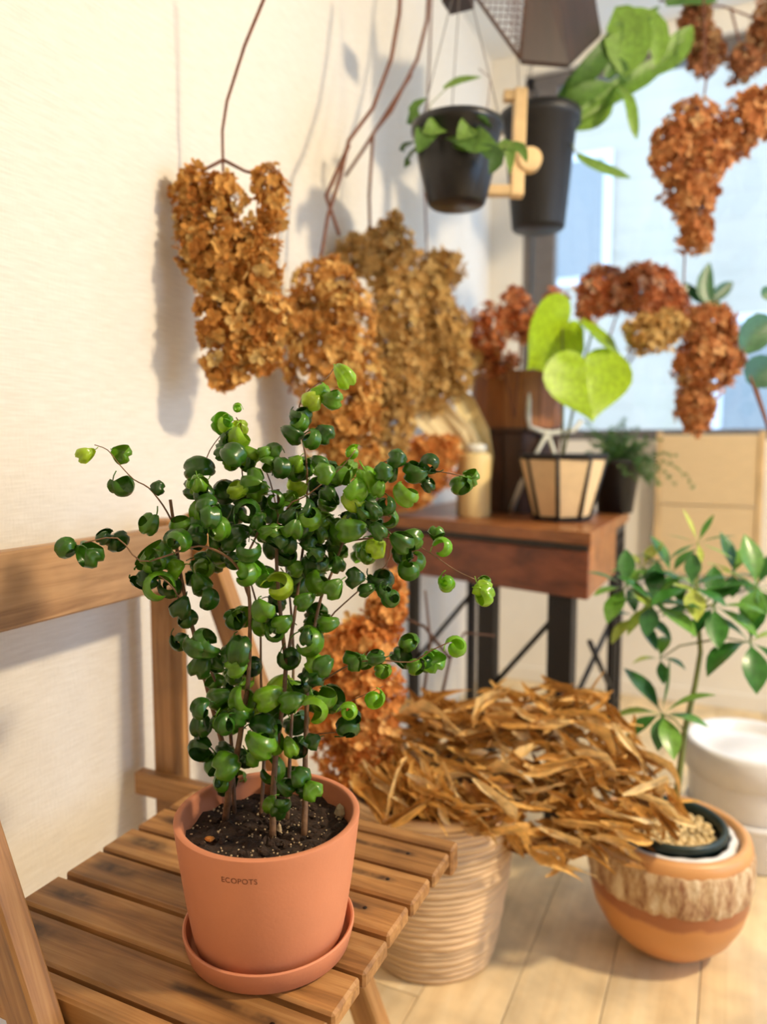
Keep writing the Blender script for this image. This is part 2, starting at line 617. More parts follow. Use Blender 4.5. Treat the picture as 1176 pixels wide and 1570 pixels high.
# ------------------------------------------------------------------ room shell
WX, BY, CZ = -0.93, 3.0, 2.5
struct('wall_left', MB().box((WX - .1, -2.6, 0), (WX, BY + .12, CZ)), M['wallpaper'])
wb = MB()
WX0, WX1, WZ0, WZ1 = -.80, 1.55, 1.0, 2.42
wb.box((WX, BY, 0), (WX0, BY + .12, CZ))
wb.box((WX0, BY, 0), (WX1, BY + .12, WZ0))
wb.box((WX0, BY, WZ1), (WX1, BY + .12, CZ))
wb.box((WX1, BY, 0), (2.6, BY + .12, CZ))
struct('wall_back', wb, M['plaster'])
wr = MB()
wr.box((2.6, -2.6, 0), (2.7, .1, CZ)).box((2.6, 2.5, 0), (2.7, BY + .12, CZ)).box((2.6, .1, 0), (2.7, 2.5, .25)).box((2.6, .1, 2.15), (2.7, 2.5, CZ))
struct('wall_right', wr, M['plaster'])
struct('wall_front', MB().box((WX - .1, -2.7, 0), (2.7, -2.6, CZ)), M['plaster'])
struct('ceiling', MB().box((WX - .1, -2.7, CZ), (2.7, BY + .12, CZ + .1)), M['ceiling'])
fl = struct('floor', MB().box((WX - .1, -2.7, -.06), (2.7, BY + .12, -.004)), M['floorbase'])
pw = .152
k = 0
x = WX
while x < .75:
    off = [.0, .9, .45, 1.3][k % 4]
    ys = [.3, .75 + off * .9, 1.9 + off * .5, BY]
    ys = [ys[0]] + [y for y in ys[1:-1] if y < BY - .2] + [BY]
    for a, b_ in zip(ys[:-1], ys[1:]):
        obj('plank', MB().box((x + .0008, a + .0008, -.012), (x + pw - .0008, b_ - .0008, 0), .0008), M['floorw'], fl, False)
    x += pw
    k += 1
o = obj('plank_field', MB().box((x, -2.6, -.012), (2.6, BY, 0)).box((WX, -2.6, -.012), (x, .3, 0)), M['floorw'], fl, False)
struct('baseboard_back', MB().box((WX, BY - .012, 0), (2.6, BY, .06), .002), M['plaster'])

# window
wroot = thing('window_1', None, None, ((WX0 + WX1) / 2, BY + .05, WZ0))
wroot['kind'] = 'structure'
fy0, fy1 = BY + .03, BY + .09
obj('window_frame', MB().box((WX0, fy0, WZ0), (WX0 + .035, fy1, WZ1), .003).box((WX1 - .04, fy0, WZ0), (WX1, fy1, WZ1), .003)
    .box((WX0, fy0, WZ0), (WX1, fy1, WZ0 + .04), .003).box((WX0, fy0, WZ1 - .05), (WX1, fy1, WZ1), .003), M['frame'], wroot, False)
obj('sash_stile', MB().box((WX0 + .045, fy0 - .015, WZ0 + .04), (WX0 + .13, fy1 - .02, WZ1 - .05), .004), M['frame'], wroot, False)
obj('sash_stile', MB().box((.52, fy0 - .015, WZ0 + .04), (.58, fy1 - .02, WZ1 - .05), .004), M['frame'], wroot, False)
obj('pane', MB().box((WX0 + .13, fy0 + .02, WZ0 + .04), (.52, fy0 + .024, WZ1 - .05)), M['glass'], wroot, False)
obj('pane', MB().box((.58, fy0 + .02, WZ0 + .04), (WX1 - .04, fy0 + .024, WZ1 - .05)), M['glass'], wroot, False)

w2 = thing('window_2', None, None, (2.65, 1.3, .25))
w2['kind'] = 'structure'
obj('window_frame', MB().box((2.62, .1, .25), (2.68, .15, 2.15)).box((2.62, 2.45, .25), (2.68, 2.5, 2.15)).box((2.62, 1.27, .25), (2.68, 1.33, 2.15)).box((2.62, .1, .25), (2.68, 2.5, .3)).box((2.62, .1, 2.1), (2.68, 2.5, 2.15)), M['frame'], w2, False)
obj('pane', MB().box((2.65, .15, .3), (2.654, 1.27, 2.1)), M['glass'], w2, False)
obj('pane', MB().box((2.65, 1.33, .3), (2.654, 2.45, 2.1)), M['glass'], w2, False)

# outside: pale house with siding boards seen through the glass
hr = thing('neighbour_house', 'pale house with board siding beyond the window glass', 'building', (1.5, 8.0, -.6))
obj('wall', MB().box((-3.5, 8.0, -.6), (6.0, 8.2, 5.4)), M['house'], hr, False)
for i in range(23):
    obj('siding_board', MB().box((-3.5, 7.97, -.4 + i * .25), (6.0, 8.0, -.4 + i * .25 + .2485), .002), M['house'], hr, False)
obj('roof', MB().box((-3.8, 7.4, 5.4), (6.3, 9.0, 5.55)), M['houseroof'], hr, False)
for (x0, x1, z0, z1) in ((-.2, .9, .6, 2.2), (2.0, 3.2, .4, 2.2), (-2.2, -1.2, 2.6, 3.9), (.6, 1.8, 3.0, 4.2)):
    o = obj('window', MB().box((x0, 7.90, z0), (x1, 7.97, z1), .01), M['whitepl'], hr, False)
    obj('pane', MB().box((x0 + .08, 7.885, z0 + .08), (x1 - .08, 7.90, z1 - .08)), M['houseroof'], o, False)
g = obj('ground_outside', MB().box((-12, BY + .2, -.7), (14, 20, -.6)), M['ground'], None, False)
g['kind'] = 'structure'

# bamboo mat panel under the window
p0, p1 = ony(1016, 664, BY - .05), ony(1165, 664, BY - .05)
mr_ = thing('bamboo_mat_panel', 'beige woven mat panel hung on the wall under the window', 'panel', ((p0.x + p1.x) / 2, BY - .05, 0))
zs = [.50, .76, 1.02]
for a, b_ in zip(zs[:-1], zs[1:]):
    obj('panel_section', MB().box((p0.x, BY - .052, a + .002), (p1.x, BY - .036, b_ - .002), .002), M['mat'], mr_, False)
obj('panel_stile', MB().box((p1.x, BY - .058, .49), (p1.x + .02, BY - .03, 1.03), .002), M['palewood'], mr_, False)
obj('panel_stile', MB().box((p0.x - .02, BY - .058, .49), (p0.x, BY - .03, 1.03), .002), M['palewood'], mr_, False)

# ------------------------------------------------------------------ folding chair
SZ = .43
SX0, SX1, PIT = -.7715, -.333, .0657
ch = thing('folding_chair', 'slatted brown wooden folding chair against the wall, carrying the terracotta pot', 'chair', (-.58, .72, 0))
slat_me = None
for i in range(5):
    y0 = .590 + i * PIT + .0035
    y1 = .590 + (i + 1) * PIT - .0035
    mb = MB().box((SX0, y0, SZ - .02), (SX1, y1, SZ), .003)
    if slat_me is None:
        slat_me, c0 = mb.mesh('slat', M['slat'], False)
    o = link('slat', slat_me, (c0.x + [0, .002, -.001, .001, .003][i], (y0 + y1) / 2, SZ - .01), ch)
    o.rotation_euler.z = [.004, -.003, .002, 0, .003][i]
    if True:
        obj('nail', MB().lathe((SX1 - .048, (y0 + y1) / 2 + .004, SZ), [(.0001, .0006), (.0026, .0006), (.003, -.001)], 10), M['nail'], o)
# near slat next to the rail
o = link('slat', slat_me, (c0.x, .524 + .0035 + (PIT - .007) / 2, SZ - .01), ch)
obj('nail', MB().lathe((SX1 - .048, .559, SZ), [(.0001, .0006), (.0026, .0006), (.003, -.001)], 10), M['nail'], o)
obj('side_rail', MB().box((-.87, .498, SZ - .058), (SX1 + .002, .522, SZ), .003), M['teakx'], ch, False)
obj('side_rail', MB().box((-.905, .924, SZ - .040), (SX1 + .004, .948, SZ), .003), M['teakx'], ch, False)
obj('cross_bar', MB().box((SX1 - .065, .522, SZ - .05), (SX1 - .03, .924, SZ - .021), .002), M['teaky'], ch, False)
obj('cross_bar', MB().box((SX0 + .05, .522, SZ - .05), (SX0 + .08, .924, SZ - .021), .002), M['teaky'], ch, False)


def beam(name, a, b_, wx, wy, mat, parent):
    a, b_ = Vector(a), Vector(b_)
    d = (b_ - a)
    L = d.length
    z = d.normalized()
    y = Vector((0, 1, 0))
    xx = y.cross(z).normalized()
    R3 = Matrix((xx, z.cross(xx), z)).transposed().to_4x4()
    R3.translation = (a + b_) / 2
    me, _ = MB().box((-wx / 2, -wy / 2, -L / 2), (wx / 2, wy / 2, L / 2), .003).mesh(name, mat, False, False)
    o = link(name, me, (a + b_) / 2, parent)
    o.rotation_euler = R3.to_euler()
    return o


beam('diagonal_leg', (-.80, .966, .875), (-.435, .966, 0), .046, .030, M['teakz'], ch)
beam('diagonal_leg', (-.80, .478, .875), (-.435, .478, 0), .046, .030, M['teakz'], ch)
obj('post', MB().box((-.878, .944, 0), (-.832, .985, .862), .003), M['teakz'], ch, False)
obj('post', MB().box((-.878, .455, 0), (-.832, .496, .862), .003), M['teakz'], ch, False)
obj('backrest_rail', MB().box((-.815, .40, .760), (-.790, .982, .857), .003), M['teaky'], ch, False)
obj('bolt', MB().tube([(-.62, .950, .44), (-.62, .951, .44)], .006, 10), M['nail'], ch)

# ------------------------------------------------------------------ pot, saucer, ficus
PC = Vector((-.4524, .6619, SZ))
sau = obj('saucer', MB().lathe(PC, [(.0001, .001), (.086, .001), (.090, .004), (.0952, .025), (.0952, .027), (.0935, .028), (.0915, .027), (.087, .008), (.085, .0065), (.0001, .0065)], 72), M['terra'], None, True, None, 40)
tag(sau, 'round terracotta saucer on the slatted seat under the plant pot', 'saucer')
pot = thing('potted_ficus', 'small curly-leaved green ficus in a terracotta pot on the slatted chair', 'potted plant', PC + Vector((0, 0, .0065)))
RIMZ, RR, RB = .152, .1020, .079


def potr(z):
    t = max(0, min(1, (z - .0065) / (RIMZ - .0065)))
    return RB + (RR - RB) * (t ** .72)


prof = [(.0001, .0068), (RB - .012, .0068), (RB - .004, .0085)] + [(potr(z), z) for z in np.linspace(.012, RIMZ - .003, 14)]
prof += [(RR - .0004, RIMZ - .001), (RR - .002, RIMZ), (RR - .006, RIMZ), (RR - .0078, RIMZ - .001), (RR - .0085, RIMZ - .004), (RR - .014, RIMZ - .04)]
pb = obj('pot', MB().lathe(PC, prof, 96), M['terra'], pot, True, None, 50)


def uvx(cx, cy, r, z, seed, amp, n=40, rings=9):
    mb = MB()
    rr_ = np.random.default_rng(seed)
    vs = [(cx, cy, z)]
    fs = []
    for i in range(1, rings + 1):
        for kk in range(n):
            a = 2 * math.pi * kk / n
            q = r * i / rings
            vs.append((cx + q * math.cos(a), cy + q * math.sin(a), z + rr_.normal() * amp))
    for kk in range(n):
        fs.append((0, 1 + kk, 1 + (kk + 1) % n))
    for i in range(rings - 1):
        for kk in range(n):
            a, b2 = 1 + i * n + kk, 1 + i * n + (kk + 1) % n
            fs.append((a, a + n, b2 + n, b2))
    return mb.add(vs, fs)


SOILZ = SZ + RIMZ - .025
soil = obj('soil', uvx(PC.x, PC.y, RR - .0108, SOILZ, 3, .0022), M['soil'], pot, False)


def stone_mesh(r, seed, sq=(1, 1, 1)):
    rr_ = np.random.default_rng(seed)
    mb = MB()
    vs, fs = [(0, 0, r * sq[2])], []
    n = 7
    for zz, q in ((.55, .8), (-.1, 1.0), (-.7, .65)):
        for kk in range(n):
            a = 2 * math.pi * kk / n
            j = 1 + rr_.normal() * .12
            vs.append((r * q * j * math.cos(a) * sq[0], r * q * j * math.sin(a) * sq[1], r * zz * sq[2]))
    vs.append((0, 0, -r * .85 * sq[2]))
    for kk in range(n):
        k2 = (kk + 1) % n
        fs.append((0, 1 + kk, 1 + k2))
        for i in (0, 1):
            fs.append((1 + i * n + kk, 1 + (i + 1) * n + kk, 1 + (i + 1) * n + k2, 1 + i * n + k2))
        fs.append((1 + 2 * n + kk, 22, 1 + 2 * n + k2))
    return mb.add(vs, fs)


per = MB()
for i in range(300):
    a, q = random.uniform(0, 6.28), (RR - .014) * math.sqrt(random.random())
    s = stone_mesh(random.uniform(.0005, .0015), i)
    off = Vector((PC.x + q * math.cos(a), PC.y + q * math.sin(a), SOILZ + .0012))
    per.add([Vector(v) + off for v in s.v], s.f)
o = obj('perlite', per, M['perlite'], soil, False)
o['kind'] = 'stuff'
lum = MB()
for i in range(170):
    a, q = random.uniform(0, 6.28), (RR - .016) * math.sqrt(random.random())
    s = stone_mesh(random.uniform(.0018, .0055), 900 + i, (1, 1, .6))
    off = Vector((PC.x + q * math.cos(a), PC.y + q * math.sin(a), SOILZ + .0005))
    lum.add([Vector(v) + off for v in s.v], s.f)
o = obj('soil_crumbs', lum, M['soil'], soil, False)
o['kind'] = 'stuff'
for (px, py, r, sq, mt, lb) in ((521, 1245, .0085, (.75, .7, 1.25), 'stone', 'pale upright stone'), (428, 1272, .006, (.55, .5, 1.4), 'perlite', 'small white shell'), (321, 1286, .005, (1.2, .9, .6), 'hydo', 'orange chip')):
    me, _ = stone_mesh(r, int(px), sq).mesh('pebble', M[mt], False, False)
    o = link('pebble', me, onz(px, py, SOILZ + r * .5), soil)
    o['label'] = lb

# printed maker's name wrapped round the pot
fc = bpy.data.curves.new('lettering', 'FONT')
fc.body = 'ECOPOTS'
fc.size = .0082
fc.align_x = 'CENTER'
fc.space_character = 1.05
tmp = bpy.data.objects.new('lettering_source', fc)
COL.objects.link(tmp)
bpy.context.view_layer.update()
dg = bpy.context.evaluated_depsgraph_get()
tme = bpy.data.meshes.new_from_object(tmp.evaluated_get(dg))
bpy.data.objects.remove(tmp)
lt = MB()
tz = onz(366, 1351, SZ).z
tdir = ray(366, 1351)
# meet the pot's front wall at this pixel
best = None
for s in np.linspace(.6, .95, 3000):
    P = CAM + tdir * s
    if math.hypot(P.x - PC.x, P.y - PC.y) <= potr(P.z - SZ):
        best = P
        break
ang0 = math.atan2(best.y - PC.y, best.x - PC.x)
h0 = best.z - SZ
vs = []
for v in tme.vertices:
    z = h0 + v.co.y - .003
    r = potr(z) + .00035
    an = ang0 + v.co.x / r
    vs.append((PC.x + r * math.cos(an), PC.y + r * math.sin(an), SZ + z))
lt.add(vs, [tuple(p.vertices) for p in tme.polygons])
obj('lettering', lt, M['print'], pb, False)

# curled leaves
DP = .832


def curl(Rr, turns, wid, n=15, mm=6, cup=.45, tight=.3):
    """blade rolled back on itself: two bulging halves either side of a creased midrib"""
    mb = MB()
    vs, fs = [], []
    for i in range(n + 1):
        t = i / n
        a = t * turns * 2 * math.pi
        r = Rr * (1 - tight * t)
        w = wid * (math.sin(math.pi * min(1, .05 + .95 * t)) ** .55 if t < 1 else 0.03)
        for j in range(mm + 1):
            u = 2 * j / mm - 1
            rad = r + w * (.34 * math.sin(math.pi * min(1, abs(u) * 1.05)) - cup * u * u)
            vs.append((u * w, rad * math.sin(a), rad * math.cos(a) - Rr))
    for i in range(n):
        for j in range(mm):
            a = i * (mm + 1) + j
            fs.append((a, a + 1, a + mm + 2, a + mm + 1))
    mb.add(vs, fs)
    mb.tube([(0, 0, 0), (0, -.004, .001), (0, -.009, .0005)], .0006, 5)
    return mb


LV = [curl(.0105, .95, .0105), curl(.0115, 1.1, .0090, tight=.5), curl(.0095, .78, .0120), curl(.0110, .68, .0130, cup=.35), curl(.0105, 1.2, .0080, tight=.55), curl(.0125, .85, .0100, cup=.3)]
LM = [l.mesh('leaf', M['ficus'], True, False)[0] for l in LV]
LMY = [l.mesh('leaf', M['ficusy'], True, False)[0] for l in LV]


def stem(name, pts, r0, r1, parent, mat='stem', sub=3):
    """pts: (px, py, dD)"""
    P = [W(p[0], p[1], DP + p[2]) for p in pts]
    Q = []
    for i in range(len(P) - 1):
        for s in range(sub):
            t = s / sub
            a = P[max(i - 1, 0)]
            d = P[min(i + 2, len(P) - 1)]
            b1, c1 = P[i], P[i + 1]
            Q.append(.5 * ((2 * b1) + (c1 - a) * t + (2 * a - 5 * b1 + 4 * c1 - d) * t * t + (3 * b1 - a - 3 * c1 + d) * t ** 3))
    Q.append(P[-1])
    rad = [r1 + (r0 - r1) * (1 - i / (len(Q) - 1)) ** 1.7 for i in range(len(Q))]
    return obj(name, MB().tube(Q, rad, 8), M[mat], parent), Q


STEMS = []


def st(pts, r0, r1):
    STEMS.append(stem('stem', pts, r0, r1, pot))


def basept(px, py):
    P = onz(px, py, SOILZ - .004)
    D = (P - CAM).dot(FWD)
    return (px, py, D - DP)


st([basept(345, 1262), (352, 1205, -.01), (365, 1147, -.02), (373, 1096, -.02), (380, 1050, -.02), (383, 984, -.02), (381, 901, -.03), (363, 868, -.035), (341, 849, -.04), (305, 837, -.04), (262, 850, -.045), (215, 860, -.05), (180, 825, -.055), (130, 832, -.06)], .0042, .0007)
st([basept(418, 1288), (419, 1220, -.01), (422, 1166, -.01), (430, 1105, -.01), (438, 1026, -.01), (431, 950, -.01), (424, 860, -.01), (428, 790, 0), (426, 750, 0)], .0040, .0018)
st([basept(466, 1285), (468, 1220, 0), (468, 1161, 0), (470, 1096, 0), (472, 1026, 0), (478, 984, 0), (492, 917, 0), (508, 880, .005), (530, 820, .01), (552, 760, .01), (575, 720, .01), (600, 706, .005), (650, 718, 0), (712, 730, -.01)], .0038, .0007)
st([basept(352, 1240), (345, 1160, .03), (330, 1100, .03), (314, 1040, .02), (297, 970, .01), (285, 920, .0), (275, 870, 0), (268, 815, 0), (261, 766, 0)], .0035, .0018)
st([(264, 800, 0), (250, 775, -.005), (228, 748, -.01), (205, 735, -.01), (183, 712, -.015), (165, 690, -.02), (145, 682, -.02)], .0011, .0005)
st([basept(360, 1250), (352, 1110, .02), (325, 1032, .0), (303, 987, -.005), (292, 960, -.01), (268, 905, -.03), (240, 880, -.035)], .0024, .0008)
st([(381, 914, -.02), (372, 870, .0), (400, 800, .02), (378, 762, .02), (371, 720, .01), (371, 660, .01), (362, 640, .01)], .0016, .0007)
st([(341, 849, -.02), (316, 810, .01), (304, 765, .015), (311, 725, .015), (322, 690, .02), (345, 660, .02)], .0012, .0006)
st([(438, 1026, 0), (452, 940, .03), (462, 860, .03), (470, 790, .03), (470, 712, .02), (461, 660, .02), (459, 622, .02), (474, 598, .02), (500, 580, .02), (514, 562, .02)], .0024, .0006)
st([(472, 1026, .02), (500, 955, .03), (545, 910, .03), (592, 866, .03), (600, 830, .03)], .0014, .0006)
st([(530, 830, .01), (575, 825, .01), (620, 828, 0), (655, 845, -.01), (698, 874, -.015), (728, 888, -.02)], .0012, .0006)
st([(470, 1060, 0), (500, 1040, -.01), (540, 1018, -.02), (580, 1012, -.03), (630, 1015, -.035), (660, 998, -.04), (688, 985, -.045)], .0012, .0006)
st([(468, 1130, .0), (490, 1125, -.02), (530, 1122, -.03)], .0008, .0005)
st([(472, 1090, .02), (500, 1085, .03), (524, 1080, .03), (560, 1065, .03), (588, 1052, .03)], .0008, .0004)
st([(424, 860, 0), (440, 780, -.02), (470, 760, -.02), (520, 720, -.02), (545, 690, -.02)], .0012, .0006)
st([basept(440, 1262), (445, 1150, .04), (450, 1000, .05), (440, 880, .05), (420, 760, .05), (405, 715, .05)], .0028, .0008)
st([basept(400, 1255), (405, 1150, .05), (400, 1040, .05), (395, 930, .05), (350, 800, .05), (330, 760, .05)], .0026, .0008)

stem_pts = [(i, q) for i, (o, Q) in enumerate(STEMS) for q in Q[2:]]
SPX = np.array([[*q] for _, q in stem_pts])


def nearest_stem(P):
    d = ((SPX - np.array(P)) ** 2).sum(1)
    j = int(d.argmin())
    return STEMS[stem_pts[j][0]][0], Vector(SPX[j])


LEAFN = [0]


def put_leaf(px, py, dD, size=1.0, young=False, var=None, eul=None):
    P = W(px, py, DP + dD)
    o_st, q = nearest_stem(P)
    v = random.randrange(6) if var is None else var
    me = (LMY if young else LM)[v]
    o = link('leaf', me, P, o_st)
    if eul is None:
        # outside of the curl turned roughly towards the camera or up
        fr = Vector((random.gauss(0, .9), random.gauss(-.25, .7), random.gauss(.55, .5))).normalized()
        view = -RIGHT * 0 + (RIGHT * fr.x + FWD * (fr.y) + Vector((0, 0, fr.z))).normalized()
        z = view
        yv = (P - q)
        yv = (yv - z * yv.dot(z))
        if yv.length < 1e-4:
            yv = z.orthogonal()
        yv.normalize()
        yv = (yv + Vector((random.gauss(0, .5), random.gauss(0, .5), random.gauss(-.2, .4))))
        yv = (yv - z * yv.dot(z)).normalized()
        xv = yv.cross(z)
        o.rotation_euler = Matrix((xv, yv, z)).transposed().to_euler()
    else:
        o.rotation_euler = eul
    s = size * 1.10
    o.scale = (s, s, s)
    LEAFN[0] += 1
    return o


# leaves read off along the outer sprays: (px, py, size, young)
OUT = [(145, 690, .8, 1), (172, 690, .85, 0), (173, 736, 1.1, 0), (231, 748, .7, 0), (240, 790, 1.25, 0), (125, 836, 1.25, 0), (118, 842, 1.0, 0), (176, 822, 1.25, 0), (170, 812, .9, 0),
       (210, 868, 1.6, 0), (200, 888, 1.3, 0), (225, 862, 1.2, 0), (244, 890, 1.2, 0), (262, 838, .95, 0), (282, 824, 1.0, 0), (282, 865, 1.05, 1), (268, 900, 1.2, 0), (285, 915, 1.1, 0), (262, 975, 1.0, 0), (284, 980, 1.0, 0),
       (300, 795, 1.1, 0), (312, 800, 1.1, 0), (303, 734, .9, 0), (318, 736, .9, 0), (305, 768, .9, 0), (332, 770, .9, 0), (298, 880, 1.1, 0), (288, 935, 1.0, 0), (310, 905, 1.0, 0),
       (340, 640, .8, 1), (352, 645, 1.0, 1), (370, 648, 1.0, 1), (362, 655, 1.0, 1), (370, 622, .5, 1), (345, 665, 1.0, 0), (338, 692, 1.0, 0), (355, 690, .9, 0), (370, 685, 1.0, 0), (382, 697, .95, 0), (398, 705, .95, 0), (410, 690, .8, 0), (420, 716, 1.0, 0), (360, 700, .8, 0),
       (515, 560, 1.05, 1), (498, 590, 1.0, 1), (488, 603, .9, 1), (492, 608, 1.05, 0), (446, 632, 1.05, 0), (464, 634, .8, 0), (432, 656, 1.1, 0), (476, 660, .95, 0), (486, 656, 1.0, 0), (431, 686, .95, 0), (460, 700, .8, 1), (478, 702, .85, 0),
       (547, 682, .7, 1), (560, 722, 1.4, 1), (548, 735, 1.1, 1), (605, 706, .95, 0), (622, 708, .95, 0), (640, 716, 1.0, 0), (655, 724, 1.15, 0), (668, 724, .95, 0), (648, 735, .9, 0), (600, 722, .9, 0), (584, 740, .85, 0), (610, 742, 1.0, 0), (716, 732, 1.1, 0), (710, 728, .9, 0),
       (625, 845, 1.1, 0), (612, 838, 1.0, 0), (600, 820, 1.1, 0), (622, 860, 1.0, 0), (588, 830, 1.0, 1), (668, 830, .8, 0), (664, 836, .8, 1), (676, 882, .8, 1), (690, 888, .8, 1), (736, 885, .6, 0), (738, 902, 1.05, 1), (732, 895, .9, 1), (590, 905, 1.0, 0), (574, 900, .9, 0), (582, 896, .8, 0),
       (548, 1010, 1.0, 0), (567, 1012, 1.0, 0), (590, 1008, 1.0, 0), (610, 1012, 1.0, 0), (634, 1020, .9, 0), (640, 985, 1.1, 0), (660, 1000, 1.15, 1), (684, 986, 1.0, 1), (650, 1012, 1.0, 0), (595, 1022, .8, 0),
       (530, 1128, 1.25, 0), (522, 1084, .8, 1), (540, 1090, .7, 0), (585, 1060, .9, 1), (500, 1022, 1.0, 0), (508, 1010, 1.0, 0), (490, 1130, .8, 0), (470, 1200, .95, 0), (478, 1206, .8, 0), (437, 1233, .85, 0), (445, 1228, .7, 0), (425, 1200, .9, 0),
       (318, 998, 1.2, 0), (336, 1000, 1.2, 0), (340, 1024, 1.0, 0), (305, 1095, 1.0, 0), (330, 1105, 1.0, 0), (320, 1075, 1.0, 0), (322, 1145, 1.1, 0), (335, 1165, 1.1, 0), (345, 1185, .9, 0), (380, 1125, 1.4, 0), (352, 1150, 1.1, 0),
       (406, 874, 1.25, 1), (398, 880, 1.1, 1), (410, 888, 1.1, 1), (355, 940, 1.1, 0), (362, 945, 1.0, 0), (402, 935, 1.3, 0), (395, 920, 1.1, 0), (374, 1008, 1.2, 0), (370, 1015, 1.1, 0), (430, 1000, 1.1, 0), (470, 1070, 1.25, 0), (462, 1080, 1.2, 0), (455, 1140, 1.1, 0), (440, 1130, 1.0, 0), (420, 1110, 1.2, 0)]
for px, py, s, yg in OUT:
    dd = -.035 + random.uniform(-.02, .03)
    if px < 290 and py < 830 and px < 250:
        dd = -.02 + random.uniform(-.01, .01)
    elif px > 620 or py < 720:
        dd = random.uniform(-.02, .015)
    put_leaf(px, py, dd, s * 1.0, bool(yg))
# dense middle of the crown (px, py, spread x, spread y, count)
for (cx, cy, sx, sy, n) in ((345, 740, 38, 40, 18), (400, 745, 30, 40, 14), (470, 740, 30, 35, 20), (530, 740, 40, 30, 20), (560, 790, 40, 35, 24), (490, 800, 45, 45, 34), (420, 820, 40, 35, 18), (350, 830, 40, 30, 16), (530, 850, 45, 35, 22), (465, 880, 45, 40, 22), (330, 870, 35, 28, 12), (480, 950, 30, 30, 14), (410, 960, 35, 30, 12), (430, 1050, 40, 35, 16), (380, 1060, 30, 35, 14), (350, 1085, 30, 35, 10), (400, 1150, 40, 40, 16), (365, 1185, 22, 25, 8), (440, 1190, 28, 28, 8), (480, 1060, 25, 30, 8)):
    for _ in range(int(n * .56 + .5)):
        put_leaf(cx + max(-1.5, min(1.5, random.gauss(0, .75))) * sx, cy + max(-1.5, min(1.5, random.gauss(0, .75))) * sy, random.uniform(-.055, .075), random.uniform(.85, 1.25), random.random() < .035)


# ------------------------------------------------------------------ dried hydrangea heads
def floret(seed, size=.0125):
    rr_ = np.random.default_rng(seed)
    vs, fs = [], []
    for q in range(4):
        a = q * math.pi / 2 + rr_.normal() * .15
        up_ = rr_.uniform(-.25, .75)
        L_ = size * rr_.uniform(.8, 1.15)
        w = L_ * rr_.uniform(.42, .58)
        d = Vector((math.cos(a), math.sin(a), 0))
        s = Vector((-math.sin(a), math.cos(a), 0))
        b = len(vs)
        zc = lambda t: L_ * up_ * t
        vs += [Vector((0, 0, 0)), d * (.55 * L_) + s * w + Vector((0, 0, zc(.5) + .2 * w)), d * (.55 * L_) + Vector((0, 0, zc(.45) - .1 * w)), d * (.55 * L_) - s * w + Vector((0, 0, zc(.5) + .3 * w)),
               d * (1.0 * L_) + s * (w * .55) + Vector((0, 0, zc(1.1))), d * (1.05 * L_) - s * (w * .2) + Vector((0, 0, zc(1.0) - .2 * w)), d * (.95 * L_) - s * (w * .7) + Vector((0, 0, zc(1.15)))]
        fs += [(b, b + 2, b + 1), (b, b + 3, b + 2), (b + 1, b + 2, b + 5, b + 4), (b + 2, b + 3, b + 6, b + 5)]
    return vs, fs


FL = [floret(40 + i) for i in range(6)]
FLN = [np.array([[*v] for v in f[0]]) for f in FL]


def frame_from(n):
    n = n.normalized()
    a = n.orthogonal().normalized()
    t = random.uniform(0, 6.28)
    x_ = a * math.cos(t) + n.cross(a) * math.sin(t)
    return Matrix((x_, n.cross(x_), n)).transposed()


FLMESH = {}


def hydrangea(name, label, lobes, D, count, mat, stems, single=0, size=1.0, group=None, deep=.8, sr=.0032):
    cx = sum(l[0] for l in lobes) / len(lobes)
    cy = max(l[1] + l[3] for l in lobes)
    root = thing(name, label, 'dried flowers', W(cx, cy, D), group)
    smb = []
    for s in stems:
        P = [W(p[0], p[1], p[2] if len(p) > 2 else D) for p in s]
        o = obj('stem', MB().tube(P, [sr * (1 - .35 * i / len(P)) for i in range(len(P))], 7), M['stemred'], root)
    wt = np.array([l[2] * l[3] for l in lobes], float)
    wt /= wt.sum()
    pts = []
    for i in range(int(count * 1.35)):
        l = lobes[rng.choice(len(lobes), p=wt)]
        d = Vector(rng.normal(size=3)).normalized()
        if d.z > 0 and random.random() < .55:
            d.z = -d.z
        q = random.uniform(.72, 1.05) if random.random() < .7 else random.uniform(.3, .75)
        DL = D + (l[4] if len(l) > 4 else 0)
        k_ = DL / F
        rd = min(l[2], l[3]) * k_ * deep
        off = RIGHT * (d.x * l[2] * k_) - UP * (d.y * l[3] * k_) + FWD * (d.z * rd)
        P = W(l[0], l[1], DL) + off * q
        n = (RIGHT * d.x - UP * d.y + FWD * d.z + Vector(rng.normal(size=3) * .35))
        # how near the front of the head
        pts.append((d.z * q, P, n))
    pts.sort(key=lambda t: t[0])
    if single and mat not in FLMESH:
        FLMESH[mat] = []
        for f in FL:
            me, _ = MB().add(f[0], f[1]).mesh('floret', M[mat], False, False)
            FLMESH[mat].append(me)
    rest = MB()
    for i, (dz, P, n) in enumerate(pts):
        R3 = frame_from(n)
        s = size * random.uniform(.75, 1.25)
        if i < single:
            o = link('floret', random.choice(FLMESH[mat]), P, root)
            o.rotation_euler = R3.to_euler()
            o.scale = (s, s, s)
        else:
            kx = random.randrange(6)
            A = FLN[kx] * s @ np.array(R3).T + np.array(P)
            rest.add(A.tolist(), FL[kx][1], random.random())
    if rest.v:
        o = obj('florets', rest, M[mat], root, False)
        o['kind'] = 'stuff'
    return root


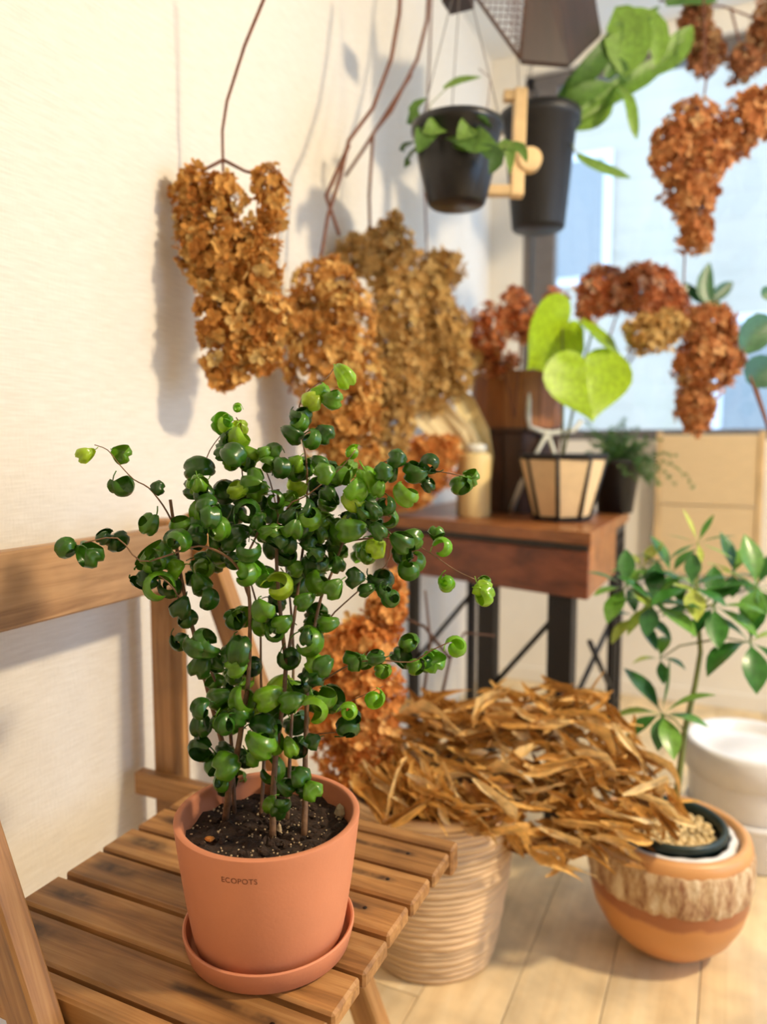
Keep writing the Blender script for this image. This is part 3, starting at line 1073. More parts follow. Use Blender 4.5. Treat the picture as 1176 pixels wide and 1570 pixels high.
GW = 'dried hydrangea bunches hanging along the wall'
hydrangea('dried_hydrangea_bunch', 'orange-brown dried hydrangea bunch hanging alone on the bare wall, shadow beside it',
          [(292, 300, 28, 48), (345, 305, 30, 38), (414, 305, 22, 52), (300, 370, 30, 55), (345, 400, 55, 65), (395, 410, 40, 70), (350, 490, 52, 60), (400, 490, 40, 60), (350, 560, 34, 38), (395, 545, 32, 34)],
          1.31, 900, 'hyd1', [[(425, -90, 1.24), (404, 0, 1.26), (375, 70, 1.28), (348, 155, 1.30), (341, 200, 1.31), (342, 260, 1.31), (348, 420, 1.32)], [(342, 245, 1.31), (375, 262, 1.31), (410, 272, 1.31)], [(342, 245, 1.31), (310, 262, 1.31), (280, 285, 1.31)]], 300, 1.05, GW)
hydrangea('dried_hydrangea_bunch', 'amber dried hydrangea bunch directly above the ficus tip, on a bent reddish stem',
          [(500, 440, 52, 42), (465, 490, 40, 48), (530, 490, 46, 58), (505, 560, 68, 66), (525, 640, 58, 66), (560, 600, 26, 80), (495, 660, 34, 50), (540, 700, 45, 40)],
          1.60, 950, 'hyd2', [[(616, -60, 1.7), (612, 20, 1.68), (600, 90, 1.66), (572, 165, 1.62), (535, 215, 1.6), (522, 270, 1.58), (503, 330, 1.58), (492, 395, 1.58), (500, 520, 1.6)], [(535, 222, 1.6), (500, 300, 1.62), (520, 360, 1.6)]], 300, 1.05, GW, .8, .0050)
hydrangea('dried_hydrangea_bunch', 'long tan hydrangea bunch squeezed between the amber one and the yellowish one',
          [(560, 390, 45, 34), (595, 395, 45, 52), (606, 480, 42, 75), (612, 570, 36, 80), (600, 650, 34, 60), (604, 348, 12, 24)],
          1.84, 850, 'hyd3', [[(660, -60, 1.9), (655, 30, 1.88), (640, 90, 1.86), (600, 170, 1.85), (572, 205, 1.84), (566, 300, 1.84), (568, 380, 1.84), (590, 480, 1.86)], [(630, 115, 1.86), (560, 225, 1.84), (530, 270, 1.83)]], 0, 1.1, GW, .8, .0050)
hydrangea('dried_hydrangea_bunch', 'yellowish tan hydrangea bunch farthest along the wall, below the small black pot',
          [(682, 412, 34, 28), (655, 445, 38, 52), (680, 510, 42, 58), (695, 560, 38, 46), (655, 550, 30, 70), (668, 600, 34, 36)],
          2.05, 760, 'hyd3', [[(664, -60, 2.1), (658, 100, 2.08), (650, 260, 2.06), (655, 400, 2.05), (665, 500, 2.06)]], 0, 1.2, GW)
hydrangea('dried_hydrangea_bunch', 'rusty dried hydrangea head lying on the left end of the wooden table',
          [(605, 726, 46, 38), (655, 714, 44, 42), (625, 756, 44, 24), (680, 690, 22, 20)], 2.03, 520, 'hydo', [[(560, 780, 2.06), (620, 740, 2.03)]], 0, 1.2)
hydrangea('dried_hydrangea_bunch', 'bright orange dried hydrangea standing in the basket, close behind the terracotta pot',
          [(520, 1010, 42, 48), (562, 985, 46, 46), (560, 1060, 56, 56), (512, 1090, 48, 58), (562, 1125, 48, 50), (535, 1165, 50, 36), (592, 935, 30, 42), (598, 905, 22, 30)],
          1.37, 900, 'hydo', [[(620, 1280, 1.42), (580, 1190, 1.38), (560, 1060, 1.37)], [(600, 1280, 1.42), (530, 1150, 1.37), (520, 1020, 1.37)]], 300, 1.0)
GR = 'dried hydrangea heads hanging before the window'
hydrangea('dried_hydrangea_bunch', 'big orange hydrangea head hanging in front of the bright window, pointed end down',
          [(1062, 192, 44, 36), (1030, 238, 32, 44), (1082, 240, 34, 46), (1058, 300, 38, 46), (1064, 358, 26, 36), (1140, 192, 38, 40), (1160, 160, 26, 24), (1125, 222, 24, 20)],
          1.9, 820, 'hydw', [[(1078, -40, 1.95), (1080, 60, 1.93), (1082, 130, 1.92), (1062, 260, 1.92)]], 0, 1.15, GR)
hydrangea('dried_hydrangea_bunch', 'small brown hydrangea heads on the branch crossing the top right corner',
          [(1080, 82, 27, 36), (1064, 34, 22, 24), (1140, 98, 23, 28), (1172, 50, 18, 50)], 2.05, 340, 'hydb', [[(1010, 0, 2.1), (1060, 4, 2.08), (1110, 10, 2.06), (1150, 25, 2.05), (1190, 30, 2.05)], [(1060, 4, 2.08), (1075, 60, 2.05)], [(1120, 12, 2.06), (1140, 90, 2.05)]], 0, 1.2, GR)
hydrangea('dried_hydrangea_bunch', 'tan-orange hydrangea head hanging low at the window, over the mat panel',
          [(1085, 502, 46, 32), (1080, 560, 46, 48), (1064, 620, 28, 36), (1066, 650, 16, 18), (1112, 540, 26, 36)], 2.0, 600, 'hydw', [[(1062, 250, 2.02), (1050, 380, 2.01), (1048, 440, 2.0), (1075, 500, 2.0)]], 0, 1.2, GR)
hydrangea('dried_hydrangea_bunch', 'deep russet hydrangea cluster rising behind the lime leaves at the window',
          [(925, 445, 40, 34), (985, 448, 52, 40), (1028, 470, 24, 38), (905, 470, 24, 22)], 2.1, 640, 'hydr', [[(905, 640, 2.02), (920, 560, 2.06), (950, 470, 2.1)], [(905, 640, 2.02), (980, 520, 2.1)]], 0, 1.2)
hydrangea('dried_hydrangea_bunch', 'faded tan hydrangea cluster just below the russet one at the window',
          [(995, 512, 44, 28), (1025, 500, 24, 26)], 1.98, 150, 'hyd3', [[(908, 640, 2.02), (990, 520, 2.06)]], 0, 1.2)
hydrangea('dried_hydrangea_bunch', 'loose pinkish russet hydrangea sprays above the round wooden tub',
          [(748, 500, 34, 32), (800, 492, 38, 32), (790, 460, 18, 20), (742, 540, 28, 30), (852, 455, 18, 12), (765, 560, 26, 24)], 2.12, 300, 'hydr', [[(790, 640, 2.05), (770, 560, 2.1), (760, 500, 2.12)], [(790, 640, 2.05), (800, 500, 2.12)], [(800, 520, 2.12), (850, 455, 2.12)]], 0, 1.15)

# ------------------------------------------------------------------ basket with dry leaves
BC = Vector((-.507, 1.303, 0))
bk = thing('bamboo_basket', 'tall round woven bamboo basket on the floor behind the chair', 'basket', BC)
BH = .33


def bkr(z):
    return .122 + (.172 - .122) * (z / BH) ** .8


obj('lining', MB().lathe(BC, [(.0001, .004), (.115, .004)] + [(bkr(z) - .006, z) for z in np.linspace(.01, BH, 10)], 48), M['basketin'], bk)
nb = 27
hz = np.cumsum([0] + [random.uniform(.6, 1.4) for _ in range(nb)])
hz = hz / hz[-1] * BH
for i in range(nb):
    z0, z1 = float(hz[i]), float(hz[i + 1])
    r0, r1 = bkr(z0), bkr(z1)
    ph = random.uniform(0, 6)
    w = lambda a, z, ph=ph: .005 * math.sin(a * 14 + ph) + .006 * math.sin(a * 5 + ph * 2)
    obj('bamboo_band', MB().lathe(BC, [(r0 - .005, z0 + .0004), (r0 + .0005, z0 + .002), ((r0 + r1) / 2 + .0006, (z0 + z1) / 2), (r1 + .0005, z1 - .002), (r1 - .005, z1 - .0004)], 64, w), M['basket'], bk)
obj('basket_rim', MB().lathe(BC, [(bkr(BH) - .008, BH - .004), (bkr(BH) - .006, BH + .008), (bkr(BH) + .004, BH + .009), (bkr(BH) + .007, BH), (bkr(BH) + .003, BH - .006)], 64), M['basket'], bk)

husk = thing('dried_leaf_branches', 'mound of long curled dry brown leaves spilling from the basket over the bowl', 'dried leaves', BC + Vector((.02, .0, .25)))
HM = []
for i in range(7):
    rr_ = np.random.default_rng(170 + i)
    L_ = .105 * rr_.uniform(.7, 1.35)
    n = 8
    bend, tw = rr_.uniform(-1.5, 1.5), rr_.uniform(-2.4, 2.4)
    mb = MB()
    vs, fs = [], []
    ang = 0
    p = np.array([-L_ / 2, 0, 0.0])
    for a in range(n + 1):
        t = a / n
        ang = bend * (t - .5) * 1.3 + .45 * math.sin(t * 7 + i)
        if a:
            p = p + np.array([math.cos(ang), .15 * math.sin(t * 5 + i), math.sin(ang)]) * L_ / n
        w_ = L_ * rr_.uniform(.06, .10) * (math.sin(math.pi * (.04 + .94 * t)) ** .8)
        th = tw * t + .4
        for j in (-1, -.35, .35, 1):
            yy, zz = j * w_ * math.cos(th), j * w_ * math.sin(th) + [.4, 1.3, .8, 1.6, .6, 1.1, 1.4][i] * w_ * j * j
            vs.append((p[0], p[1] + yy, p[2] + zz))
    for a in range(n):
        for j in range(3):
            q = a * 4 + j
            fs.append((q, q + 1, q + 5, q + 4))
    mb.add(vs, fs)
    HM.append((mb.mesh('leaf', M['husk'], True, False)[0], np.array(vs), fs))
# mound lobes: px, py, rx, ry, D, main leaf angle in picture plane (deg, clockwise), count
LOB = [(670, 1110, 70, 55, 1.46, 15, 60), (630, 1195, 55, 42, 1.36, 45, 50), (760, 1110, 85, 65, 1.45, -5, 80), (860, 1100, 95, 60, 1.47, -8, 85), (760, 1200, 90, 50, 1.38, 10, 70), (870, 1190, 90, 70, 1.38, 20, 85), (940, 1160, 60, 70, 1.42, 38, 55), (930, 1260, 75, 50, 1.36, 32, 60), (860, 1285, 60, 35, 1.36, 22, 35), (1000, 1235, 40, 50, 1.37, 45, 32), (780, 1265, 30, 35, 1.36, 75, 14), (600, 1225, 40, 25, 1.27, 65, 22), (665, 1225, 50, 28, 1.27, 40, 34), (735, 1240, 40, 30, 1.28, 35, 26)]
hp = []
for (px, py, rx, ry, D, ang, cnt) in LOB:
    for i in range(int(cnt * .85)):
        d = Vector(rng.normal(size=3)).normalized()
        if d.z > 0 and random.random() < .6:
            d.z = -d.z
        q = random.uniform(.35, 1.0)
        k_ = D / F
        P = W(px, py, D) + RIGHT * (d.x * rx * k_ * q) - UP * (d.y * ry * k_ * q) + FWD * (d.z * (.085 if D > 1.3 else .03) * q)
        if P.z < .16:
            continue
        an = math.radians(ang + random.gauss(0, 23))
        X_ = (RIGHT * math.cos(an) - UP * math.sin(an) + FWD * random.gauss(0, .35)).normalized()
        Z_ = (-FWD + UP * random.uniform(.1, 1.0) + RIGHT * random.gauss(0, .5))
        Z_ = (Z_ - X_ * Z_.dot(X_)).normalized()
        hp.append((d.z * q + (D - 1.4) * 2, P, Matrix((X_, Z_.cross(X_), Z_)).transposed(), random.uniform(.7, 1.25)))
hp.sort(key=lambda t: t[0])
rest = MB()
for i, (dz, P, R3, s) in enumerate(hp):
    hm = random.choice(HM)
    if i < 300:
        o = link('leaf', hm[0], P, husk)
        o.rotation_euler = R3.to_euler()
        o.scale = (s, s, s)
    else:
        rest.add((hm[1] * s @ np.array(R3).T + np.array(P)).tolist(), hm[2], random.random())
o = obj('inner_leaves', rest, M['husk'], husk)
o['kind'] = 'stuff'
for pts in ([(665, 1260, 1.46), (690, 1150, 1.46), (760, 1090, 1.46), (880, 1060, 1.47)], [(670, 1260, 1.46), (760, 1190, 1.44), (880, 1180, 1.42), (960, 1230, 1.40), (1010, 1320, 1.38)], [(660, 1260, 1.46), (740, 1180, 1.44), (830, 1230, 1.4), (900, 1300, 1.38)], [(650, 1260, 1.46), (640, 1180, 1.44), (610, 1120, 1.45)],
            [(655, 1260, 1.48), (670, 1100, 1.5), (690, 1010, 1.52), (712, 970, 1.53), (760, 975, 1.55)], [(655, 1260, 1.48), (650, 1060, 1.5), (660, 985, 1.5), (652, 905, 1.52)], [(690, 1010, 1.52), (650, 960, 1.52), (600, 940, 1.5)]):
    obj('branch', MB().tube([W(*p) for p in pts], [.004 * (1 - .6 * i / len(pts)) for i in range(len(pts))], 7), M['twig'], husk)

# ------------------------------------------------------------------ glazed bowl and schefflera
QC = Vector((-.085, 1.500, 0))
bw = thing('planter_bowl', 'round orange ceramic planter bowl with a carved bark band, on the floor', 'planter', QC)
bp_ = [(.0001, .002), (.050, .002), (.062, .006), (.090, .022), (.120, .052), (.139, .088), (.147, .120), (.150, .150), (.150, .200), (.149, .228), (.146, .238), (.140, .243), (.132, .243), (.127, .238), (.125, .225), (.122, .15), (.1, .06), (.0001, .04)]
obj('bowl', MB().lathe(QC, bp_, 72), M['bowl'], bw, True, QC)
jb = lambda a, z: .010 * math.sin(a * 23 + 40 * z) * math.sin(a * 9 + 1) + .006 * math.sin(a * 41 + 90 * z)
obj('carved_band', MB().lathe(QC, [(.1475, .142), (.1505, .146), (.1530, .158), (.1535, .18), (.1535, .20), (.1515, .218), (.148, .222)], 160, jb), M['bark'], bw)
obj('liner', MB().lathe(QC, [(.124, .215), (.122, .232), (.114, .238), (.108, .236), (.107, .2)], 64, lambda a, z: .03 * math.sin(a * 11) * math.sin(a * 5 + 2)), M['whitepl'], bw)
sc = thing('potted_schefflera', 'variegated schefflera with a bent bare stem, its green pot set inside the bowl', 'potted plant', QC + Vector((0, 0, .06)))
obj('inner_pot', MB().lathe(QC, [(.0001, .06), (.075, .06), (.096, .235), (.105, .24), (.106, .252), (.102, .256), (.094, .253), (.092, .24), (.09, .226)], 56), M['greenpot'], sc)
obj('soil', MB().disc((QC.x, QC.y, .229), .0915), M['soil'], sc, False)
PM = [stone_mesh(.0085, 300 + i, (1.2, 1, .75)).mesh('pebble', M['pebble'], True, False)[0] for i in range(3)]
for i in range(95):
    a, q = i * 2.39996, .083 * math.sqrt((i + .5) / 95)
    o = link('pebble', PM[i % 3], QC + Vector((q * math.cos(a), q * math.sin(a), .233 + random.uniform(0, .004))), sc)
    o.rotation_euler = (random.uniform(-.4, .4), random.uniform(-.4, .4), random.uniform(0, 6.28))
    s = random.uniform(.75, 1.15)
    o.scale = (s, s, s)

SCH = []


def leafpts(P, d, L_, droop, n=7):
    d = Vector(d).normalized()
    pts, p, v = [P], Vector(P), d.copy()
    for i in range(n):
        p = p + v * (L_ / n)
        v = (v + Vector((0, 0, -droop / n))).normalized()
        pts.append(p.copy())
    return pts


def whorl(parent, P, axis, n, L_, wid, droop, mat, spread=1.0, name='leaf'):
    ax = Vector(axis).normalized()
    a = ax.orthogonal().normalized()
    b = ax.cross(a)
    t0 = random.uniform(0, 6)
    for i in range(n):
        t = t0 + 6.283 * i / n + random.gauss(0, .15)
        d = (a * math.cos(t) + b * math.sin(t)) * spread + ax * random.uniform(.1, .5)
        LL = L_ * random.uniform(1.0, 1.5)
        pts = leafpts(P, d, LL, droop * random.uniform(.6, 1.3))
        wd = [LL * wid * w_ for w_ in (.05, .12, .55, .9, 1.0, .85, .5, .03)]
        obj(name, MB().ribbon(pts, wd, (0, 0, 1) if abs(d.normalized().z) < .95 else (1, 0, 0), 4, .22), M[mat], parent)


D0 = 1.52
stp = [QC + Vector((.005, .02, .232)), W(1050, 1120, D0 + .02), W(1066, 1050, D0 + .02), W(1074, 1000, D0 + .02), W(1070, 940, D0), W(1066, 880, D0)]
so = obj('stem', MB().tube(stp, [.007, .0062, .0055, .005, .0045, .003], 8), M['greenstem'], sc)
tips = [((1070, 832, D0), 7, .055, .1, .2), ((1000, 925, D0 - .04), 8, .085, .19, .5), ((960, 900, D0), 7, .075, .2, .6), ((1095, 930, D0 - .03), 8, .085, .2, .7), ((1160, 900, D0), 8, .085, .2, .6), ((1150, 985, D0 - .06), 6, .095, .2, 1.3), ((1012, 1010, D0 + .02), 4, .05, .2, 1.2), ((1015, 1095, D0 - .05), 8, .085, .19, .8), ((985, 870, D0 + .05), 6, .07, .2, .5), ((1060, 900, D0 - .05), 6, .075, .2, .5), ((975, 945, D0 + .02), 6, .065, .2, .8), ((1030, 880, D0 + .04), 6, .07, .2, .5), ((1125, 880, D0 + .04), 6, .07, .2, .5)]
for (tp, n, L_, wd_, dr) in tips:
    P = W(*tp)
    j = W(1070, 940, D0) if tp[1] < 960 else (W(1072, 985, D0) if tp[1] < 1050 else W(1052, 1125, D0))
    mid = (P + j) / 2 + Vector((0, 0, .01))
    obj('petiole', MB().tube([j, mid, P], [.0022, .0018, .0014], 6), M['greenstem'], sc)
    whorl(sc, P, (random.gauss(.1, .25), random.gauss(-.75, .2), .8), n, L_ * .95, wd_ * 1.1, dr, 'scheff')

# ------------------------------------------------------------------ white tub
TC = Vector((.065, 1.955, 0))
tb = thing('plastic_tub', 'lidded white plastic tub on the floor behind the planter bowl', 'tub', TC)
obj('tub_body', MB().lathe(TC, [(.0001, .001), (.125, .001), (.131, .006), (.138, .195), (.139, .2)], 64), M['whitepl'], tb)
obj('band', MB().lathe(TC, [(.138, .10), (.1425, .104), (.1430, .114), (.138, .118)], 64), M['whitepl'], tb)
obj('lid', MB().lathe(TC, [(.139, .197), (.147, .2), (.148, .262), (.146, .272), (.138, .275), (.128, .271), (.122, .252), (.118, .248), (.07, .247), (.06, .253), (.0001, .254)], 64), M['whitepl'], tb)

# ------------------------------------------------------------------ table
TZ = .785
fr = onz(906, 817, TZ)
e1 = Vector((-math.cos(math.radians(17)), math.sin(math.radians(17)), 0))
e2 = Vector((math.sin(math.radians(1)), math.cos(math.radians(1)), 0))
LEN, DEP = .64, .60
tr = thing('wooden_table', 'small brown wooden side table with a drawer and dark iron legs', 'table', Vector((fr.x, fr.y, 0)) + e1 * (LEN / 2) + e2 * (DEP / 2))


def tq(u0, u1, v0, v1, z0, z1):
    """prism in the table's own plan directions"""
    vs = []
    for z in (z0, z1):
        for u, v in ((u0, v0), (u1, v0), (u1, v1), (u0, v1)):
            P = Vector((fr.x, fr.y, 0)) + e1 * u + e2 * v
            vs.append((P.x, P.y, z))
    return MB().add(vs, [(3, 2, 1, 0), (4, 5, 6, 7), (0, 1, 5, 4), (1, 2, 6, 5), (2, 3, 7, 6), (3, 0, 4, 7)])


def bev(o, w=.003):
    md = o.modifiers.new('bevel', 'BEVEL')
    md.width = w
    md.segments = 2
    return o


for i in range(4):
    bev(obj('top_board', tq(0, LEN, DEP * i / 4 + .0006, DEP * (i + 1) / 4 - .0006, TZ - .030, TZ), M['tabletop'], tr, False))
obj('gap_shade_strip', tq(.012, LEN - .012, .02, DEP - .02, TZ - .055, TZ - .030), M['gap'], tr, False)  # recessed filler, coloured dark as the shaded gap under the top
bev(obj('drawer_front', tq(.006, LEN - .006, .008, .030, TZ - .158, TZ - .048), M['apron'], tr, False))
bev(obj('side_panel', tq(.006, .026, .030, DEP - .2, TZ - .158, TZ - .031), M['tabletop'], tr, False))
bev(obj('side_panel', tq(LEN - .026, LEN - .006, .030, DEP - .02, TZ - .158, TZ - .031), M['apron'], tr, False))
for (u, v, w_) in ((.05, .03, .064), (.27, .03, .050), (.012, DEP - .10, .026), (.012, DEP - .02, .024), (.54, .05, .03), (.54, DEP - .05, .03), (.012, DEP - .16, .018)):
    obj('leg', tq(u, u + w_, v, v + w_, 0, TZ - .155 if v < .1 else TZ - .03), M['iron'], tr, False)


def tp_(u, v, z):
    return Vector((fr.x, fr.y, z)) + e1 * u + e2 * v


for a, b_ in (((.07, .05, .60), (.32, .05, .30)), ((.32, .05, .62), (.56, .07, .35)), ((.02, .12, .50), (.02, DEP - .02, .20)), ((.07, .05, .30), (.02, DEP - .05, .50)), ((.02, DEP - .15, .70), (.02, DEP - .01, .70)), ((.02, DEP - .15, .60), (.02, DEP - .01, .60))):
    obj('brace', MB().tube([tp_(*a), tp_(*b_)], .007, 6), M['iron'], tr)

# things on the table ------------------------------------------------
# lantern-shaped planter with lime leaves
LP = onz(860, 797, TZ)
LC = Vector((LP.x, LP.y, TZ))
LD = (LC + Vector((0, 0, .1)) - CAM).dot(FWD)
k_ = LD / F
lp = thing('lantern_planter', 'eight-sided lantern planter, dark frame and cream panels, holding lime heart leaves', 'planter', LC)
RT, RBm, LH = 64 * k_, 42 * k_, 98 * k_
NP = 8
for i in range(NP):
    a0, a1 = 2 * math.pi * (i + .06) / NP + .1, 2 * math.pi * (i + .94) / NP + .1
    vs = []
    for z, r in ((.012, RBm), (LH - .008, RT)):
        for a in (a0, a1):
            for dr in (0, -.004):
                vs.append((LC.x + (r + dr) * math.cos(a), LC.y + (r + dr) * math.sin(a), LC.z + z))
    obj('panel', MB().add(vs, [(0, 2, 6, 4), (1, 5, 7, 3), (0, 4, 5, 1), (2, 3, 7, 6), (0, 1, 3, 2), (4, 6, 7, 5)]), M['lantern'], lp, False)
    a = 2 * math.pi * i / NP + .1
    obj('rib', MB().tube([(LC.x + (RBm + .001) * math.cos(a), LC.y + (RBm + .001) * math.sin(a), LC.z + .008), (LC.x + (RT + .001) * math.cos(a), LC.y + (RT + .001) * math.sin(a), LC.z + LH)], .0055, 6), M['iron'], lp)
obj('base_ring', MB().lathe(LC, [(.0001, .001), (RBm + .004, .001), (RBm + .006, .012), (RBm - .004, .016), (.0001, .014)], 8), M['iron'], lp, False)
obj('top_ring', MB().lathe(LC, [(RT - .012, LH - .008), (RT + .004, LH - .008), (RT + .010, LH + .002), (RT + .004, LH + .006), (RT - .014, LH + .004)], 8), M['iron'], lp, False)
obj('soil', MB().disc((LC.x, LC.y, LC.z + LH - .01), RT - .01), M['soil'], lp, False)


def heart(mb, O, xdir, ydir, size, bend=.35):
    """O: petiole joint, ydir: from joint towards the tip"""
    xdir, ydir = Vector(xdir).normalized(), Vector(ydir).normalized()
    nz_ = xdir.cross(ydir)
    n = 36
    rim = []
    for i in range(n):
        t = 2 * math.pi * i / n
        hx = 16 * math.sin(t) ** 3 / 32
        hy = (13 * math.cos(t) - 2.6 * math.cos(2 * t) - 2 * math.cos(3 * t) - math.cos(4 * t)) / 30
        rim.append((hx, -(hy - .16)))
    vs, fs = [O], []
    for ring in (.3, .6, .85, 1.0):
        for (hx, hy) in rim:
            hx_, hy_ = hx * ring, hy * ring
            h = bend * (-(hx_ ** 2) * 1.2 - max(0, hy_) ** 2 * .5) + .10 * abs(hx_) + .015 * math.sin(hy_ * 22 + abs(hx_) * 14) * ring
            vs.append(Vector(O) + (xdir * hx_ + ydir * hy_ + nz_ * h) * size)
    for i in range(n):
        fs.append((0, 1 + i, 1 + (i + 1) % n))
        for rg in range(3):
            a, b_ = 1 + rg * n + i, 1 + rg * n + (i + 1) % n
            fs.append((a, a + n, b_ + n, b_))
    return mb.add(vs, fs)


c0_ = LC + Vector((0, 0, LH - .01))
for (ox, oy, tx, ty, size_px, wide, tilt) in ((898, 565, 908, 662, 132, (1, 0), 0), (862, 503, 778, 592, 140, (.45, .35), .5), (908, 508, 984, 588, 118, (.2, -.15), .8)):
    dD = -.07 if ox == 898 else 0.0
    O = W(ox, oy, LD + dD)
    T = W(tx, ty, LD + dD - .02)
    yd = (T - O).normalized()
    vw = (FWD - yd * FWD.dot(yd)).normalized()
    xd = yd.cross(vw).normalized()
    if tilt:
        xd = (xd * math.cos(tilt * 1.35) + vw * math.sin(tilt * 1.35)).normalized()
    obj('leaf', heart(MB(), O, xd, yd, size_px * k_), M['lime'], lp)
    midp = (O + c0_) / 2 + Vector((0, .01, .03))
    obj('petiole', MB().tube([c0_, midp, O], .003, 6), M['greenstem'], lp)

# white bent rod stand behind the planter
ws = thing('white_rod_stand', 'white bent metal rod stand leaning behind the lantern planter', 'stand', onz(840, 792, TZ))


def rod(pts, r=.006):
    obj('rod', MB().tube([W(*p) for p in pts], r, 8), M['white'], ws)


DS = LD + .14
rod([(811, 575, DS), (810, 640, DS), (812, 655, DS), (840, 665, DS), (880, 660, DS), (892, 645, DS)], .0075)
rod([(842, 660, DS), (825, 690, DS), (800, 740, DS - .03)], .006)
rod([(838, 660, DS), (850, 695, DS), (845, 715, DS)], .006)
q_ = onz(783, 787, TZ)
rod([(800, 740, DS - .03), (783, 785, (q_ - CAM).dot(FWD))], .0075)
q_ = onz(908, 790, TZ)
rod([(880, 700, DS), (897, 760, DS), (908, 788, (q_ - CAM).dot(FWD))], .007)

# cream candle and folded paper
cp = onz(728, 792, TZ)
CD = (cp - CAM).dot(FWD)
kc = CD / F
cn = thing('pillar_jar', 'tall cream wax cylinder with a pale cap standing on the table', 'jar', cp)
obj('jar_body', MB().lathe(cp, [(.0001, .001), (23 * kc, .001), (23.5 * kc, .004), (23.5 * kc, 92 * kc), (21 * kc, 97 * kc), (.0001, 98 * kc)], 32), M['cream'], cn)
obj('cap', MB().lathe(cp + Vector((0, 0, 98 * kc)), [(.0001, 0), (17 * kc, 0), (17.5 * kc, 10 * kc), (14 * kc, 13 * kc), (.0001, 13 * kc)], 28), M['white'], cn)
pp = thing('paper_wrap', 'crumpled cream paper cone leaning on the jar below the hydrangeas', 'paper', W(690, 790, CD + .06))
obj('paper_sheet', MB().ribbon([W(640, 615, CD + .03), W(665, 640, CD), W(700, 672, CD - .02), W(722, 700, CD + .0), W(715, 786, CD + .07)], [.03, .05, .05, .04, .03], -FWD, 6, .5, None, .12), M['paper'], pp, False)
obj('paper_sheet', MB().ribbon([W(690, 590, CD + .04), W(712, 620, CD + .03), W(735, 665, CD + .03), W(745, 700, CD + .05), W(735, 786, CD + .09)], [.015, .028, .028, .02, .02], -FWD, 6, .5, None, .1), M['cream'], pp, False)
for s_ in pp.children:
    md = s_.modifiers.new('thickness', 'SOLIDIFY')
    md.thickness = .0015

# round wooden tub
bc = onz(792, 793, TZ)
BD = LD + .30
bc = W(790, 790, BD)
bc.z = TZ
kb = BD / F
br = thing('wooden_tub', 'round wooden stave tub at the back of the table holding russet sprays', 'tub', bc)
ns = 16
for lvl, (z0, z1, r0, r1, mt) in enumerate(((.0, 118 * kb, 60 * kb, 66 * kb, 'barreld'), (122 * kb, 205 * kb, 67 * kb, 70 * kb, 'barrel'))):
    for i in range(ns):
        a0, a1 = 2 * math.pi * (i + .01) / ns, 2 * math.pi * (i + .99) / ns
        vs = []
        for z, r in ((z0 + .001, r0), (z1, r1)):
            for a in (a0, a1):
                for dr in (0, -.012):
                    vs.append((bc.x + (r + dr) * math.cos(a), bc.y + (r + dr) * math.sin(a), bc.z + z))
        obj('stave', MB().add(vs, [(0, 2, 6, 4), (1, 5, 7, 3), (0, 4, 5, 1), (2, 3, 7, 6), (0, 1, 3, 2), (4, 6, 7, 5)]), M[mt], br, False)
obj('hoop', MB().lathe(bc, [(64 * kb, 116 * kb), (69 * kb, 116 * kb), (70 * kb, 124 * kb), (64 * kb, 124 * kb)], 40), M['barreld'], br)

# black pot with feathery fern
fp = onz(945, 786, TZ)
FD = LD + .22
fp = W(943, 780, FD)
fp.z = TZ
kf = FD / F
fn = thing('potted_asparagus_fern', 'feathery asparagus fern in a small black pot at the table corner', 'potted plant', fp)
obj('pot', MB().lathe(fp, [(.0001, .001), (26 * kf, .001), (36 * kf, 74 * kf), (39 * kf, 75 * kf), (39 * kf, 82 * kf), (34 * kf, 82 * kf), (33 * kf, 66 * kf), (.0001, 66 * kf)], 32), M['black'], fn)
fo = MB()
for i in range(70):
    a = random.uniform(0, 6.28)
    el = random.uniform(.2, 1.3)
    d = Vector((math.cos(a) * math.cos(el), math.sin(a) * math.cos(el), math.sin(el)))
    if i % 5 == 0:
        d = Vector((.85, -.45, .35)).normalized() + Vector((random.gauss(0, .2), random.gauss(0, .2), random.gauss(0, .1)))
    LL = random.uniform(.07, .15) * (1.5 if i % 5 == 0 else 1)
    pts = leafpts(fp + Vector((random.gauss(0, .02), random.gauss(0, .02), 76 * kf)), d, LL, 1.6 if i % 5 == 0 else .9, 9)
    fo.tube(pts, .0008, 3, False, random.random())
    for p in pts[2:]:
        for _ in range(7):
            dd = Vector(rng.normal(size=3)).normalized()
            fo.ribbon([p, p + dd * .007, p + dd * .014], [.0006, .0016, .0003], dd.orthogonal(), 1, 0, random.random())
o = obj('fern_needles', fo, M['fern'], fn, False)
o['kind'] = 'stuff'

# ------------------------------------------------------------------ hanging pots
# small black pot with trailing leaves
HD = 1.66
kh = HD / F
hc = W(700, 318, HD)
hp1 = thing('hanging_pot', 'small round black hanging pot with trailing leaves, on wires', 'hanging plant', hc)
obj('pot', MB().lathe(hc, [(.0001, 2 * kh), (40 * kh, 2 * kh), (44 * kh, 5 * kh), (58 * kh, 60 * kh), (66 * kh, 108 * kh), (70 * kh, 110 * kh), (70 * kh, 120 * kh), (64 * kh, 120 * kh), (62 * kh, 105 * kh), (.0001, 100 * kh)], 40), M['black'], hp1)
top = W(708, -60, HD)
for i in range(3):
    a = 2.1 + i * 2.094
    obj('wire', MB().tube([hc + Vector((67 * kh * math.cos(a), 67 * kh * math.sin(a), 116 * kh)), top], .0012, 5), M['wire'], hp1)
obj('wire_hook', MB().tube([top, top + Vector((0, 0, .25))], .002, 6), M['wire'], hp1)
obj('soil', MB().disc((hc.x, hc.y, hc.z + 108 * kh), 62 * kh), M['soil'], hp1, False)


